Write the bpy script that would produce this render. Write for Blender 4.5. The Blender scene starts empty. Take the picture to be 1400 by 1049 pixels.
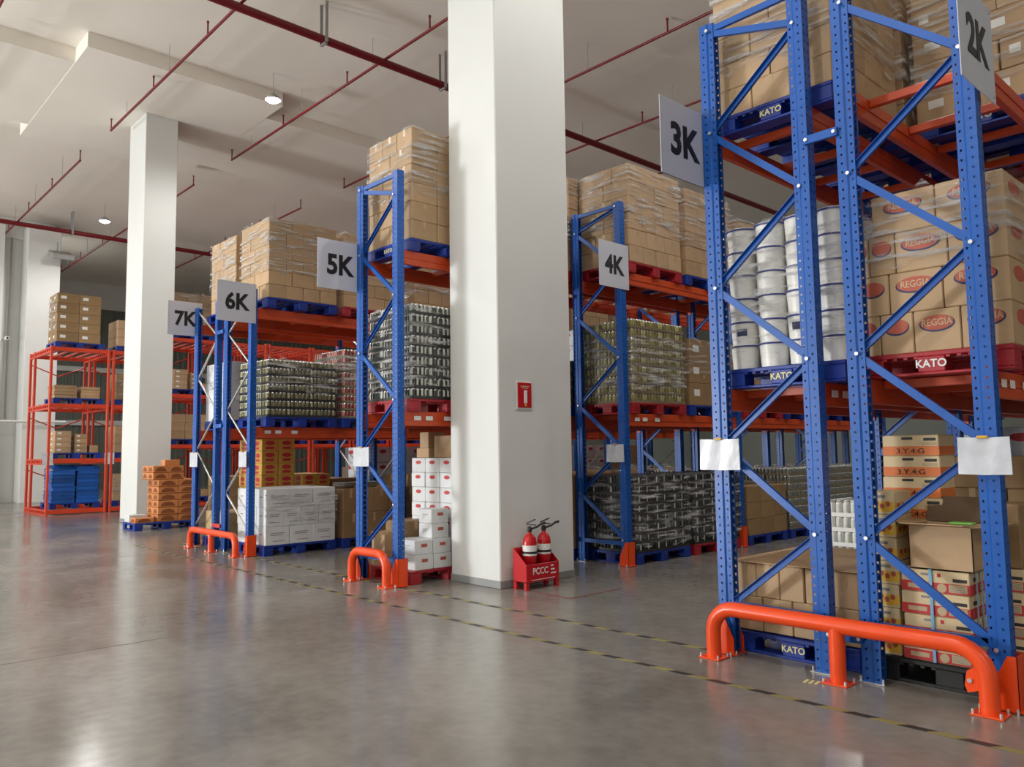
import bpy, bmesh, math, random
from mathutils import Vector, Matrix, Euler
random.seed(7)
S = 1.5                      # plan unit (camera height) in metres
SC = bpy.context.scene
C = SC.collection
PI = math.pi
# ------------------------------------------------------------------ camera, world, lights, exposure
cam = bpy.data.cameras.new('camera'); cam.lens = 27.82; cam.sensor_width = 36; cam.clip_end = 200
co = bpy.data.objects.new('camera', cam); C.objects.link(co)
_p, _r, _y = .08458, -.013609, .8206
_fw = Vector((-math.sin(_y)*math.cos(_p), math.cos(_y)*math.cos(_p), math.sin(_p)))
_rt = Vector((math.cos(_y), math.sin(_y), 0)); _up = _rt.cross(_fw)
_r2 = math.cos(_r)*_rt+math.sin(_r)*_up; _u2 = -math.sin(_r)*_rt+math.cos(_r)*_up
M_ = Matrix((_r2, _u2, -_fw)).transposed().to_4x4(); M_.translation = (0, 0, S)
co.matrix_world = M_; SC.camera = co
W = bpy.data.worlds.new('world'); SC.world = W; W.use_nodes = True
W.node_tree.nodes['Background'].inputs[0].default_value = (.8, .9, 1, 1)
W.node_tree.nodes['Background'].inputs[1].default_value = .25
SC.view_settings.view_transform = 'Standard'; SC.view_settings.look = 'None'
SC.view_settings.exposure = 0.12; SC.view_settings.gamma = 1; SC.view_settings.use_curve_mapping = False
LAMP_W = 345; DAYLIGHT_W = 1950; FILL_W = 560
LAMPS = [(-22.1, 4.95), (-18, 4.95), (-10.2, 4.95), (-2.38, 4.95), (-2.38, 9.9), (-10.2, 10.2), (-18, 9.9),
         (-18, 0), (-10.2, 0), (-2.38, 0), (5.4, 0), (-10.2, -4.95), (-2.38, -4.95), (5.4, 9.9), (-6.4, 14.9)]  # lamps out of view are assumed, spaced like the visible ones
LAMP_Z = 6.0
def area(name, loc, aim, sx, sy, w, col=(1, 1, 1)):
    l = bpy.data.lights.new(name, 'AREA'); l.shape = 'RECTANGLE'; l.size = sx; l.size_y = sy; l.energy = w; l.color = col
    o = bpy.data.objects.new(name, l); C.objects.link(o); o.location = Vector(loc)*S
    o.rotation_euler = (Vector(aim)-Vector(loc)).to_track_quat('-Z', 'Y').to_euler(); return o
# added area light for assumed daylight behind camera left; no door opening is built
area('loading_door_daylight', (-12.0, -8.6, 1.5), (-6, 3.5, 2.2), 2.6, 3.0, DAYLIGHT_W, (.95, .98, 1))
# added fill lights near the floor, out of view, aimed up to brighten the ceiling
for _x in (-18, -8, 2): area('sunlit_floor_bounce', (_x, -6.8, .05), (_x, -6.8, 3), 6.5, 4.5, FILL_W, (1, .985, .955))

# ------------------------------------------------------------------ helpers
class MB:
    def __init__(s): s.v, s.f, s.m, s.s = [], [], [], []
    def add(s, vs, fs, mat=0, smooth=False):
        b = len(s.v); s.v += [tuple(v) for v in vs]
        for f in fs: s.f.append([b+i for i in f]); s.m.append(mat); s.s.append(smooth)
    def box(s, c, d, b=0, mat=0, rot=None):
        x, y, z = d[0]/2, d[1]/2, d[2]/2
        if b <= 0:
            vs = [(i*x, j*y, k*z) for k in (-1, 1) for j in (-1, 1) for i in (-1, 1)]
            fs = [(0, 2, 3, 1), (4, 5, 7, 6), (0, 1, 5, 4), (2, 6, 7, 3), (0, 4, 6, 2), (1, 3, 7, 5)]
        else:
            b = min(b, x*.9, y*.9, z*.9); vs = []; idx = {}
            for k in (-1, 1):
                for j in (-1, 1):
                    for i in (-1, 1):
                        for a in range(3):
                            p = [i*x, j*y, k*z]
                            for q in range(3):
                                if q != a: p[q] -= (i, j, k)[q]*b
                            idx[(i, j, k, a)] = len(vs); vs.append(tuple(p))
            fs = []
            def q(a, sg):
                o = [t for t in range(3) if t != a]; r = []
                for u, w in ((-1, -1), (1, -1), (1, 1), (-1, 1)):
                    c3 = [0, 0, 0]; c3[a] = sg; c3[o[0]] = u; c3[o[1]] = w; r.append(idx[(*c3, a)])
                flip = (sg > 0) == (a == 1)
                return r[::-1] if flip else r
            for a in range(3):
                for sg in (-1, 1): fs.append(q(a, sg))
            for a in range(3):
                o = [t for t in range(3) if t != a]
                for u in (-1, 1):
                    for w in (-1, 1):
                        r = []
                        for e in (-1, 1):
                            c3 = [0, 0, 0]; c3[a] = e; c3[o[0]] = u; c3[o[1]] = w
                            r.append((idx[(*c3, o[0])], idx[(*c3, o[1])]))
                        fs.append([r[0][0], r[0][1], r[1][1], r[1][0]])
            for k in (-1, 1):
                for j in (-1, 1):
                    for i in (-1, 1): fs.append([idx[(i, j, k, a)] for a in range(3)])
        if rot is not None: vs = [rot @ Vector(v) for v in vs]
        s.add([(v[0]+c[0], v[1]+c[1], v[2]+c[2]) for v in vs], fs, mat)
        return s
    def span(s, x0, x1, y0, y1, z0, z1, b=0, mat=0):
        return s.box(((x0+x1)/2, (y0+y1)/2, (z0+z1)/2), (abs(x1-x0), abs(y1-y0), abs(z1-z0)), b, mat)
    def tube(s, pts, r, n=8, mat=0, caps=True):
        pts = [Vector(p) for p in pts]; rings = []; up = None
        for i, p in enumerate(pts):
            t = (pts[min(i+1, len(pts)-1)]-pts[max(i-1, 0)]).normalized()
            if up is None: up = t.orthogonal().normalized()
            up = (up-t*up.dot(t)).normalized(); w = t.cross(up)
            rr = r[i] if isinstance(r, (list, tuple)) else r
            rings.append([p+(up*math.cos(2*PI*k/n)+w*math.sin(2*PI*k/n))*rr for k in range(n)])
        vs = [v for g in rings for v in g]; fs = []
        for i in range(len(pts)-1):
            for k in range(n): fs.append((i*n+k, i*n+(k+1) % n, (i+1)*n+(k+1) % n, (i+1)*n+k))
        s.add(vs, fs, mat, True)
        if caps:
            s.add(rings[0], [list(range(n))[::-1]], mat); s.add(rings[-1], [list(range(n))], mat)
        return s
    def lathe(s, prof, n=16, c=(0, 0, 0), mat=0, smooth=True, mats=None):
        vs = []; fs = []
        for r, z in prof:
            for k in range(n): vs.append((c[0]+r*math.cos(2*PI*k/n), c[1]+r*math.sin(2*PI*k/n), c[2]+z))
        for i in range(len(prof)-1):
            fs = [(i*n+k, i*n+(k+1) % n, (i+1)*n+(k+1) % n, (i+1)*n+k) for k in range(n)]
            if i == 0: s.add(vs, [], 0); base = len(s.v)-len(vs)
            for f in fs: s.f.append([base+q for q in f]); s.m.append(mats[i] if mats else mat); s.s.append(smooth)
        return s
    def poly(s, pts, ext, mat=0):     # polygon extruded by vector ext
        n = len(pts); e = Vector(ext); a = [Vector(p) for p in pts]
        s.add(a+[p+e for p in a], [list(range(n))[::-1], list(range(n, 2*n))]+[(i, (i+1) % n, n+(i+1) % n, n+i) for i in range(n)], mat)
        return s
    def mesh(s, name, mats):
        me = bpy.data.meshes.new(name); me.from_pydata(s.v, [], s.f)
        for m in (mats if isinstance(mats, (list, tuple)) else [mats]): me.materials.append(m)
        me.polygons.foreach_set('material_index', s.m); me.polygons.foreach_set('use_smooth', s.s); me.update()
        bm = bmesh.new(); bm.from_mesh(me); bmesh.ops.recalc_face_normals(bm, faces=bm.faces); bm.to_mesh(me); bm.free()
        return me
LABELS = {}
def tag(o, label=None, cat=None, group=None, kind=None):
    if label:
        o['label'] = label
        if cat: LABELS.setdefault(label, []).append(o.name)
    if cat: o['category'] = cat
    if group: o['group'] = group
    if kind: o['kind'] = kind
    return o
def ob(name, me, parent=None, loc=(0, 0, 0), rot=None):
    o = bpy.data.objects.new(name, me); C.objects.link(o)
    if parent: o.parent = parent
    o.location = loc
    if rot: o.rotation_euler = rot
    return o
def thing(name, label, cat, loc=(0, 0, 0), rz=0, group=None):
    o = ob(name, None, None, loc, (0, 0, rz)); o.empty_display_size = .1
    return tag(o, label, cat, group)
def copy_tree(src, loc=None, rz=None, label=None):
    r = src.copy(); C.objects.link(r)
    if loc is not None: r.location = loc
    if rz is not None: r.rotation_euler = (0, 0, rz)
    if label: tag(r, label, src.get('category'))
    for ch in list(src.children):
        c = ch.copy(); C.objects.link(c); c.parent = r
        for g in list(ch.children):
            d = g.copy(); C.objects.link(d); d.parent = c
    return r
def H(x, y, z): return (x*S, y*S, z*S)
ORD = ['bottom', 'second', 'third', 'fourth', 'fifth', 'sixth', 'seventh', 'eighth', 'ninth', 'tenth', 'eleventh', 'twelfth']
NTH = ['first', 'second', 'third', 'fourth', 'fifth', 'sixth', 'seventh', 'eighth', 'ninth', 'tenth']
# ------------------------------------------------------------------ materials
def mat(name, col, rough=.6, metal=0, var=0.0, noise=0.0, nscale=8, bump=0, bscale=60, spec=.5, stretch=None, emit=None, coat=0):
    m = bpy.data.materials.new(name); m.use_nodes = True; nt = m.node_tree; b = nt.nodes['Principled BSDF']
    b.inputs['Roughness'].default_value = rough; b.inputs['Metallic'].default_value = metal
    b.inputs['Specular IOR Level'].default_value = spec; b.inputs['Coat Weight'].default_value = coat
    b.inputs['Base Color'].default_value = (*col, 1)
    N = nt.nodes.new; L = nt.links.new; src = None
    tc = N('ShaderNodeTexCoord'); mp = N('ShaderNodeMapping'); L(tc.outputs['Object'], mp.inputs[0])
    if stretch: mp.inputs['Scale'].default_value = stretch
    if noise or var:
        hs = N('ShaderNodeHueSaturation'); hs.inputs['Color'].default_value = (*col, 1); v = None
        if noise:
            n = N('ShaderNodeTexNoise'); n.inputs['Scale'].default_value = nscale; n.inputs['Detail'].default_value = 4
            L(mp.outputs[0], n.inputs['Vector'])
            r = N('ShaderNodeMapRange'); r.inputs[1].default_value = .3; r.inputs[2].default_value = .7
            r.inputs[3].default_value = 1-noise; r.inputs[4].default_value = 1+noise
            L(n.outputs[0], r.inputs[0]); v = r.outputs[0]
        if var:
            oi = N('ShaderNodeObjectInfo'); r2 = N('ShaderNodeMapRange'); r2.inputs[3].default_value = 1-var; r2.inputs[4].default_value = 1+var
            L(oi.outputs['Random'], r2.inputs[0])
            if v is None: v = r2.outputs[0]
            else:
                mu = N('ShaderNodeMath'); mu.operation = 'MULTIPLY'; L(v, mu.inputs[0]); L(r2.outputs[0], mu.inputs[1]); v = mu.outputs[0]
        L(v, hs.inputs['Value']); L(hs.outputs[0], b.inputs['Base Color'])
    if bump:
        n2 = N('ShaderNodeTexNoise'); n2.inputs['Scale'].default_value = bscale; n2.inputs['Detail'].default_value = 3
        L(mp.outputs[0], n2.inputs['Vector']); bp = N('ShaderNodeBump'); bp.inputs['Strength'].default_value = bump
        bp.inputs['Distance'].default_value = .01; L(n2.outputs[0], bp.inputs['Height']); L(bp.outputs[0], b.inputs['Normal'])
    if emit:
        b.inputs['Emission Color'].default_value = (*col, 1); b.inputs['Emission Strength'].default_value = emit
    return m
M = {}
M['blue'] = mat('blue_rack_paint', (.004, .088, .40), .36, noise=.08, nscale=3, bump=.05, bscale=30)
M['orange'] = mat('orange_beam_paint', (.62, .075, .016), .38, noise=.1, nscale=3)
M['redrack'] = mat('orange_red_rack_paint', (.62, .05, .015), .4, noise=.12, nscale=3)
M['guard'] = mat('orange_guard_paint', (.85, .075, .01), .28, noise=.06, nscale=5)
M['steel'] = mat('galvanised_steel', (.55, .56, .55), .35, .85, noise=.12)
M['bolt'] = mat('zinc_bolt', (.8, .8, .8), .25, .8)
M['pblue'] = mat('blue_pallet_plastic', (.006, .032, .27), .42, var=.12, noise=.12, bump=.08)
M['pred'] = mat('red_pallet_plastic', (.36, .012, .022), .42, var=.1, noise=.12, bump=.08)
M['pblack'] = mat('black_pallet_plastic', (.015, .015, .016), .45)
M['carton'] = mat('brown_carton', (.42, .27, .145), .62, var=.1, noise=.07, nscale=5, bump=.04, bscale=40)
M['carton2'] = mat('tan_carton', (.48, .32, .18), .62, var=.08, noise=.06, nscale=5, bump=.04, bscale=40)
M['carton3'] = mat('dull_brown_carton', (.30, .185, .085), .66, var=.12, noise=.08, nscale=5)
M['inside'] = mat('carton_inside', (.12, .075, .04), .8)
M['tape'] = mat('packing_tape', (.50, .34, .19), .25)
M['white'] = mat('white_carton', (.72, .73, .74), .5, var=.05, noise=.04)
M['cream'] = mat('cream_carton', (.70, .55, .33), .5, var=.05, noise=.05)
M['yellow'] = mat('yellow_carton', (.64, .36, .06), .5, var=.06, noise=.06)
M['orangebox'] = mat('orange_carton', (.62, .24, .075), .55, var=.08, noise=.06)
M['redprint'] = mat('red_print', (.55, .035, .04), .5)
M['brickprint'] = mat('brick_red_print', (.46, .095, .055), .55)
M['orangeprint'] = mat('orange_print', (.75, .20, .05), .5)
M['yellowprint'] = mat('yellow_print', (.78, .45, .04), .5)
M['darkprint'] = mat('dark_print', (.035, .03, .03), .6)
M['greyprint'] = mat('grey_print', (.25, .24, .23), .6)
M['tanprint'] = mat('tan_print', (.55, .42, .25), .6)
M['navyprint'] = mat('navy_print', (.02, .03, .12), .5)
M['rustprint'] = mat('rust_print', (.26, .075, .022), .55)
M['greenprint'] = mat('green_print', (.02, .16, .035), .5)
M['whiteprint'] = mat('white_print', (.8, .8, .8), .5)
M['gold'] = mat('pale_yellow_print', (.75, .68, .35), .5)
M['paper'] = mat('paper_label', (.82, .82, .80), .5)
M['bag'] = mat('plastic_document_sleeve', (.58, .60, .66), .3, noise=.14, nscale=7, bump=.6, bscale=7, coat=.2)
M['clip'] = mat('yellow_clip', (.7, .4, .03), .4)
M['sign'] = mat('grey_white_sign_board', (.60, .62, .70), .35)
M['ink'] = mat('black_lettering', (.012, .012, .012), .5)
M['whitewall'] = mat('white_paint', (.74, .75, .73), .55, noise=.02, nscale=1.2)
M['ceil'] = mat('ceiling_paint', (.88, .83, .75), .75, noise=.03, nscale=.5)
M['base'] = mat('grey_baseboard_paint', (.30, .31, .31), .5)
M['sheet'] = mat('corrugated_wall_sheet', (.16, .175, .15), .5)
M['pipe'] = mat('red_sprinkler_pipe', (.17, .007, .012), .4)
M['grey'] = mat('grey_metal', (.35, .35, .34), .5)
M['black'] = mat('black_plastic', (.02, .02, .02), .4)
M['fire'] = mat('red_gloss_paint', (.55, .008, .015), .25)
M['canrim'] = mat('can_metal', (.75, .75, .73), .25, .7)
M['candark'] = mat('dark_can_print', (.045, .05, .042), .3, noise=.5, nscale=30)
M['canblack'] = mat('black_can_print', (.012, .012, .014), .28)
M['canyellow'] = mat('yellow_can_print', (.24, .215, .075), .35, noise=.4, nscale=25)
M['canred'] = mat('dark_red_can_print', (.18, .035, .03), .3, noise=.3, nscale=25)
M['canolive'] = mat('dark_olive_can_print', (.13, .125, .07), .35, noise=.4, nscale=25)
M['cangrey'] = mat('grey_can_print', (.19, .19, .165), .35, noise=.4, nscale=18)
M['rimdark'] = mat('dark_can_rim', (.10, .10, .10), .3, .5)
M['rimwhite'] = mat('white_cap', (.85, .85, .82), .4)
M['canpale'] = mat('pale_can_label', (.60, .62, .56), .35)
M['cangold'] = mat('olive_can_label', (.45, .42, .22), .35)
M['cansalmon'] = mat('salmon_can_label', (.60, .25, .2), .35)
M['tray'] = mat('cardboard_tray', (.22, .18, .11), .6, var=.1)
M['traydark'] = mat('dark_tray', (.03, .03, .03), .4)
M['bucket'] = mat('white_bucket_plastic', (.84, .83, .78), .35, noise=.03)
M['rim'] = mat('blue_bucket_rim', (.02, .03, .24), .35)
M['crateblue'] = mat('blue_crate_plastic', (.010, .10, .42), .4, var=.3, noise=.06)
M['strap'] = mat('pale_blue_strap', (.22, .45, .68), .35)
M['lens'] = mat('lamp_lens', (1, .97, .9), .4, emit=90)
M['crate'] = mat('pale_wood', (.5, .36, .17), .6, noise=.15, nscale=6)
M['lime'] = mat('lime_green_film', (.25, .62, .12), .3)

def film_mat():
    m = bpy.data.materials.new('stretch_film'); m.use_nodes = True; nt = m.node_tree; N = nt.nodes.new; L = nt.links.new
    nt.nodes.remove(nt.nodes['Principled BSDF']); out = nt.nodes['Material Output']
    tr = N('ShaderNodeBsdfTransparent'); gl = N('ShaderNodeBsdfGlossy'); gl.inputs['Roughness'].default_value = .25
    df = N('ShaderNodeBsdfDiffuse'); df.inputs[0].default_value = (.8, .8, .8, 1)
    tc = N('ShaderNodeTexCoord'); mp = N('ShaderNodeMapping'); mp.inputs['Scale'].default_value = (1.5, 1.5, 17)
    mp.inputs['Rotation'].default_value = (.12, .16, 0); L(tc.outputs['Object'], mp.inputs[0])
    n = N('ShaderNodeTexNoise'); n.inputs['Scale'].default_value = 2.2; n.inputs['Detail'].default_value = 5; n.inputs['Roughness'].default_value = .6
    L(mp.outputs[0], n.inputs['Vector'])
    bp = N('ShaderNodeBump'); bp.inputs['Strength'].default_value = 1; bp.inputs['Distance'].default_value = .08
    L(n.outputs[0], bp.inputs['Height']); L(bp.outputs[0], gl.inputs['Normal'])
    n2 = N('ShaderNodeTexNoise'); n2.inputs['Scale'].default_value = 1.6; n2.inputs['Detail'].default_value = 6; L(mp.outputs[0], n2.inputs['Vector'])
    r = N('ShaderNodeMapRange'); r.inputs[1].default_value = .50; r.inputs[2].default_value = .68; r.inputs[3].default_value = .05; r.inputs[4].default_value = .85
    L(n2.outputs[0], r.inputs[0])
    a = N('ShaderNodeMixShader'); a.inputs[0].default_value = .40; L(gl.outputs[0], a.inputs[1]); L(df.outputs[0], a.inputs[2])
    b = N('ShaderNodeMixShader'); L(r.outputs[0], b.inputs[0]); L(tr.outputs[0], b.inputs[1]); L(a.outputs[0], b.inputs[2])
    L(b.outputs[0], out.inputs[0]); return m
M['film'] = film_mat()
def floor_mat():
    m = mat('polished_concrete', (.19, .175, .155), .2); nt = m.node_tree; N = nt.nodes.new; L = nt.links.new; b = nt.nodes['Principled BSDF']
    tc = N('ShaderNodeTexCoord')
    n1 = N('ShaderNodeTexNoise'); n1.inputs['Scale'].default_value = .55; n1.inputs['Detail'].default_value = 8; n1.inputs['Roughness'].default_value = .65
    n2 = N('ShaderNodeTexNoise'); n2.inputs['Scale'].default_value = 9; n2.inputs['Detail'].default_value = 6
    L(tc.outputs['Object'], n1.inputs[0]); L(tc.outputs['Object'], n2.inputs[0])
    mx = N('ShaderNodeMix'); mx.data_type = 'FLOAT'; mx.inputs[0].default_value = .3; L(n1.outputs[0], mx.inputs[2]); L(n2.outputs[0], mx.inputs[3])
    cr = N('ShaderNodeValToRGB'); cr.color_ramp.elements[0].position = .34; cr.color_ramp.elements[0].color = (.17, .155, .135, 1)
    cr.color_ramp.elements[1].position = .68; cr.color_ramp.elements[1].color = (.31, .29, .26, 1)
    L(mx.outputs[0], cr.inputs[0]); L(cr.outputs[0], b.inputs['Base Color'])
    r = N('ShaderNodeMapRange'); r.inputs[1].default_value = .35; r.inputs[2].default_value = .65; r.inputs[3].default_value = .16; r.inputs[4].default_value = .27
    L(n1.outputs[0], r.inputs[0]); L(r.outputs[0], b.inputs['Roughness'])
    bp = N('ShaderNodeBump'); bp.inputs['Strength'].default_value = .08; bp.inputs['Distance'].default_value = .01; L(n2.outputs[0], bp.inputs['Height']); L(bp.outputs[0], b.inputs['Normal'])
    b.inputs['Specular IOR Level'].default_value = .6
    return m
M['floor'] = floor_mat()
def hazard_mat():
    m = mat('yellow_black_tape', (.5, .4, .05), .45); nt = m.node_tree; N = nt.nodes.new; L = nt.links.new; b = nt.nodes['Principled BSDF']
    tc = N('ShaderNodeTexCoord'); sp = N('ShaderNodeSeparateXYZ'); L(tc.outputs['Object'], sp.inputs[0])
    a = N('ShaderNodeMath'); a.operation = 'MULTIPLY_ADD'; a.inputs[1].default_value = -1.0; L(sp.outputs[1], a.inputs[0]); L(sp.outputs[0], a.inputs[2])
    d = N('ShaderNodeMath'); d.operation = 'DIVIDE'; d.inputs[1].default_value = .30; L(a.outputs[0], d.inputs[0])
    f = N('ShaderNodeMath'); f.operation = 'FRACT'; L(d.outputs[0], f.inputs[0])
    g = N('ShaderNodeMath'); g.operation = 'GREATER_THAN'; g.inputs[1].default_value = .5; L(f.outputs[0], g.inputs[0])
    n = N('ShaderNodeTexNoise'); n.inputs['Scale'].default_value = 5; L(tc.outputs['Object'], n.inputs[0])
    mx = N('ShaderNodeMix'); mx.data_type = 'RGBA'; mx.inputs[6].default_value = (.035, .033, .03, 1); mx.inputs[7].default_value = (.30, .25, .09, 1)
    L(g.outputs[0], mx.inputs[0]); L(mx.outputs[2], b.inputs['Base Color']); return m
M['hazard'] = hazard_mat()
# ------------------------------------------------------------------ lettering (made while the scene is still empty)
def text_mesh(s, size, m, bold=.02, sx=1, ext=.0015):
    cu = bpy.data.curves.new('lettering', 'FONT'); cu.body = s; cu.size = size; cu.align_x = 'CENTER'; cu.align_y = 'CENTER'
    cu.offset = bold*size; cu.extrude = ext; cu.resolution_u = 3; cu.materials.append(m)
    o = bpy.data.objects.new('lettering', cu); C.objects.link(o)
    me = bpy.data.meshes.new_from_object(o.evaluated_get(bpy.context.evaluated_depsgraph_get()))
    bpy.data.objects.remove(o); 
    for v in me.vertices: v.co.x *= sx
    me.name = 'lettering'; return me
T = {k: text_mesh(k, .335, M['ink'], .034, .92) for k in ('2K', '3K', '4K', '5K', '6K', '7K')}
T['kato'] = text_mesh('KATO', .065, M['gold'], .02)
T['katow'] = text_mesh('KATO', .07, M['whiteprint'], .02)
T['reggia'] = text_mesh('REGGIA', .062, M['tanprint'], .012, .85)
T['pccc'] = text_mesh('PCCC', .10, M['whiteprint'], .01, .9)
T['scrawl'] = text_mesh('3.Y.4:G', .05, M['ink'], 0, 1.25)

# ------------------------------------------------------------------ the room
def struct(name, mb, m, parent=None):
    o = ob(name, mb.mesh(name, m), parent); 
    if not parent: o['kind'] = 'structure'
    return o
XW, XE, YS, YN, ZC = -26.8, 9.5, -9.0, 20.0, 6.4
floor = ob('floor', MB().span(XW*S, XE*S, YS*S, YN*S, -.25, -.03).mesh('floor', M['base'])); floor['kind'] = 'structure'
xs = [XW, -16.4, -12.4, -8.49, -4.57, -.6, 3.4, XE]; ys = [YS, -3.0, 8.2, YN]
for i in range(len(xs)-1):
    for j in range(len(ys)-1):
        ob('concrete_slab', MB().span(xs[i]*S+.005, xs[i+1]*S-.005, ys[j]*S+.005, ys[j+1]*S-.005, -.05, 0, .006).mesh('concrete_slab', M['floor']), floor)
struct('ceiling', MB().span(XW*S, XE*S, YS*S, YN*S, ZC*S, ZC*S+.2), M['ceil'])
cb = MB()
for X in (-12.6, -4.6, 3.4):
    n = 'trim_%d' % ({-12.6: 1, -4.6: 2, 3.4: 3}[X])
    struct(n, MB().span((X-1.32)*S, (X+1.32)*S, YS*S, YN*S, (ZC-.2)*S, ZC*S+.01)
           .span((X-1.9)*S, (X+1.9)*S, 2.68*S, 5.35*S, (ZC-.205)*S, ZC*S+.01)
           .span((X-1.9)*S, (X+1.9)*S, 11.2*S, 13.9*S, (ZC-.205)*S, ZC*S+.01), M['ceil'])
struct('wall_west', MB().span(-20.9*S, -20.6*S, YS*S, 4.6*S, 0, ZC*S).span(-20.9*S, -20.55*S, YS*S, 4.6*S, 5.95*S, 6.4*S), M['whitewall'])
struct('trim_4', MB().span(-20.6*S, -20.0*S, 3.95*S, 4.6*S, 0, 6.2*S, .01), M['whitewall'])
struct('trim_5', MB().span(-20.6*S, -20.25*S, 2.6*S, 3.55*S, 0, 6.2*S, .01), M['whitewall'])
fw_ = MB()                                       # corrugated sheet of the far wall, with a white band on top
x0 = XW*S
pts = []; y = 4.6*S; k = 0
while y < YN*S:
    pts += [(x0+.03, y), (x0+.03, y+.10), (x0+.06, y+.14), (x0+.06, y+.24)]; y += .28
vs = [(p[0], p[1], 0) for p in pts]+[(p[0], p[1], 5.6*S) for p in pts]; n = len(pts)
fw_.add(vs, [(i, i+1, n+i+1, n+i) for i in range(n-1)])
far = struct('wall_far_west', fw_.span(x0-.2, x0, 4.4*S, YN*S, 0, ZC*S), M['sheet'])
struct('trim_6', MB().span(x0, x0+.12, 4.6*S, YN*S, 5.6*S, ZC*S).span(x0, x0+.14, 4.6*S, YN*S, 3.6*S, 3.75*S).span(x0, x0+.14, 4.6*S, YN*S, 1.95*S, 2.1*S), M['whitewall'])
struct('wall_inner_west', MB().span(XW*S, -20.6*S, 4.45*S, 4.6*S, 0, ZC*S), M['whitewall'])
struct('wall_north', MB().span(XW*S, XE*S, YN*S, YN*S+.2, 0, ZC*S), M['sheet'])
struct('wall_east', MB().span(XE*S, XE*S+.2, YS*S, YN*S, 0, ZC*S), M['whitewall'])
struct('wall_south', MB().span(-20.9*S, XE*S, YS*S-.2, YS*S, 0, ZC*S), M['whitewall'])
struct('door_1', MB().span(-20.6*S, -20.56*S, 2.35*S-.9, 2.6*S+.02, 0, 1.35*S, .01), M['grey'])

def column(n, x0, x1, y0, y1, label):
    t = thing('concrete_column', label, 'column', H((x0+x1)/2, (y0+y1)/2, 0))
    w, d = (x1-x0)*S, (y1-y0)*S
    ob('shaft', MB().span(-w/2, w/2, -d/2, d/2, 0, (ZC-.2)*S, .012).mesh('shaft', M['whitewall']), t)
    ob('painted_base', MB().span(-w/2-.004, w/2+.004, -d/2-.004, d/2+.004, .002, .085, .004).mesh('painted_base', M['base']), t)
    return t
column(1, -4.905, -4.335, 3.9, 4.69, 'large square white concrete column beside the two fire extinguishers')
column(2, -12.97, -12.245, 3.9, 4.38, 'white concrete column rising behind the pallet of orange cartons')

# floor tapes
def tape(x0, x1, y, label, w=.045, m='hazard', z=.0025):
    o = ob('floor_tape', MB().box((0, 0, 0), (abs(x1-x0)*S, w, .002)).mesh('floor_tape', M[m])); o.location = ((x0+x1)/2*S, y*S, z); tag(o, label, 'floor tape'); return o
tape(-9.5, 1.5, 3.012, 'long black and yellow hazard tape line, nearer the camera')
tape(-9.2, -2.26, 3.447, 'black and yellow hazard tape line running under the rack ends')
for (xx, yy, dx, dy, lb) in ((-3.98, 3.98, .9, .02, 'thin red floor line in front of the extinguisher stand'), (-3.72, 4.25, .02, .5, 'thin red floor line right of the extinguisher stand')):
    o = ob('floor_tape', MB().box((0, 0, 0), (dx*S*.6, dy*S, .002)).mesh('floor_tape', mat('faded_red_tape', (.25, .06, .05), .5))); o.location = H(xx, yy, .0017); tag(o, lb, 'floor tape')
fs = MB()
for k in range(3): fs.box((k*.035, 0, 0), (.02, .075, .002))
o = ob('floor_sticker', fs.mesh('floor_sticker', M['gold'])); o.location = (-1.70*S, 3.28*S, .002); o.rotation_euler = (0, 0, .15); tag(o, 'small yellow marking sticker on floor before the long guard rail', 'sticker')

# ------------------------------------------------------------------ rack parts
def upright_mesh(h, side, holes=True):
    """C profile of perforated sheet; web on the outer face (side -1: web at -x)."""
    mb = MB(); P = .06; n = int(h/P)
    zs = []
    for k in range(n): zs += [k*P, k*P+.022, k*P+.036]
    zs.append(n*P)
    sx = -side  # profile drawn for web at -x
    def strip(a, b, hole):    # a,b plan points; hole: fraction range with opening or None
        a = Vector(a); b = Vector(b)
        if not hole or not holes:
            pa, pb = a, b
            mb.add([(sx*pa.x*1, pa.y, 0), (sx*pb.x, pb.y, 0), (sx*pb.x, pb.y, h), (sx*pa.x, pa.y, h)], [(0, 1, 2, 3)]); return
        ts = [0, hole[0], hole[1], 1]; base = len(mb.v); vs = []
        for z in zs+([h] if h-zs[-1] > .001 else []):
            for t in ts:
                p = a.lerp(b, t); vs.append((sx*p.x, p.y, z))
        fs = []; R = len(vs)//4
        for r in range(R-1):
            ishole = (r % 3 == 1) and r < 3*n
            for c in range(3):
                if c == 1 and ishole: continue
                fs.append((r*4+c, r*4+c+1, r*4+4+c+1, r*4+4+c))
        mb.add(vs, fs)
    for sg in (-1, 1):
        y = .048*sg
        strip((-.058, 0), (-.058, y), (.38, .66))
        strip((-.058, y), (.004, y), (.42, .60))
        strip((.004, y), (.016, y*.8), None)
        strip((.016, y*.8), (.058, y*.8), (.40, .68))
        strip((.058, y*.8), (.058, y*.45), None)
    return mb.mesh('upright', M['blue'])
UP = {}
for h in (3.19, 2.66):
    for s_ in (-1, 1): UP[(h, s_)] = upright_mesh(h*S, s_)
plate_me = MB().box((0, 0, .004), (.17, .13, .008), .002).mesh('foot_plate', M['steel'])
bolt_me = MB().tube([(0, .004, 0), (0, -.010, 0)], .013, 8).mesh('bolt', M['bolt'])
anchor_me = MB().tube([(0, 0, 0), (0, 0, .035)], .009, 6).mesh('anchor_bolt', M['bolt'])
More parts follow.
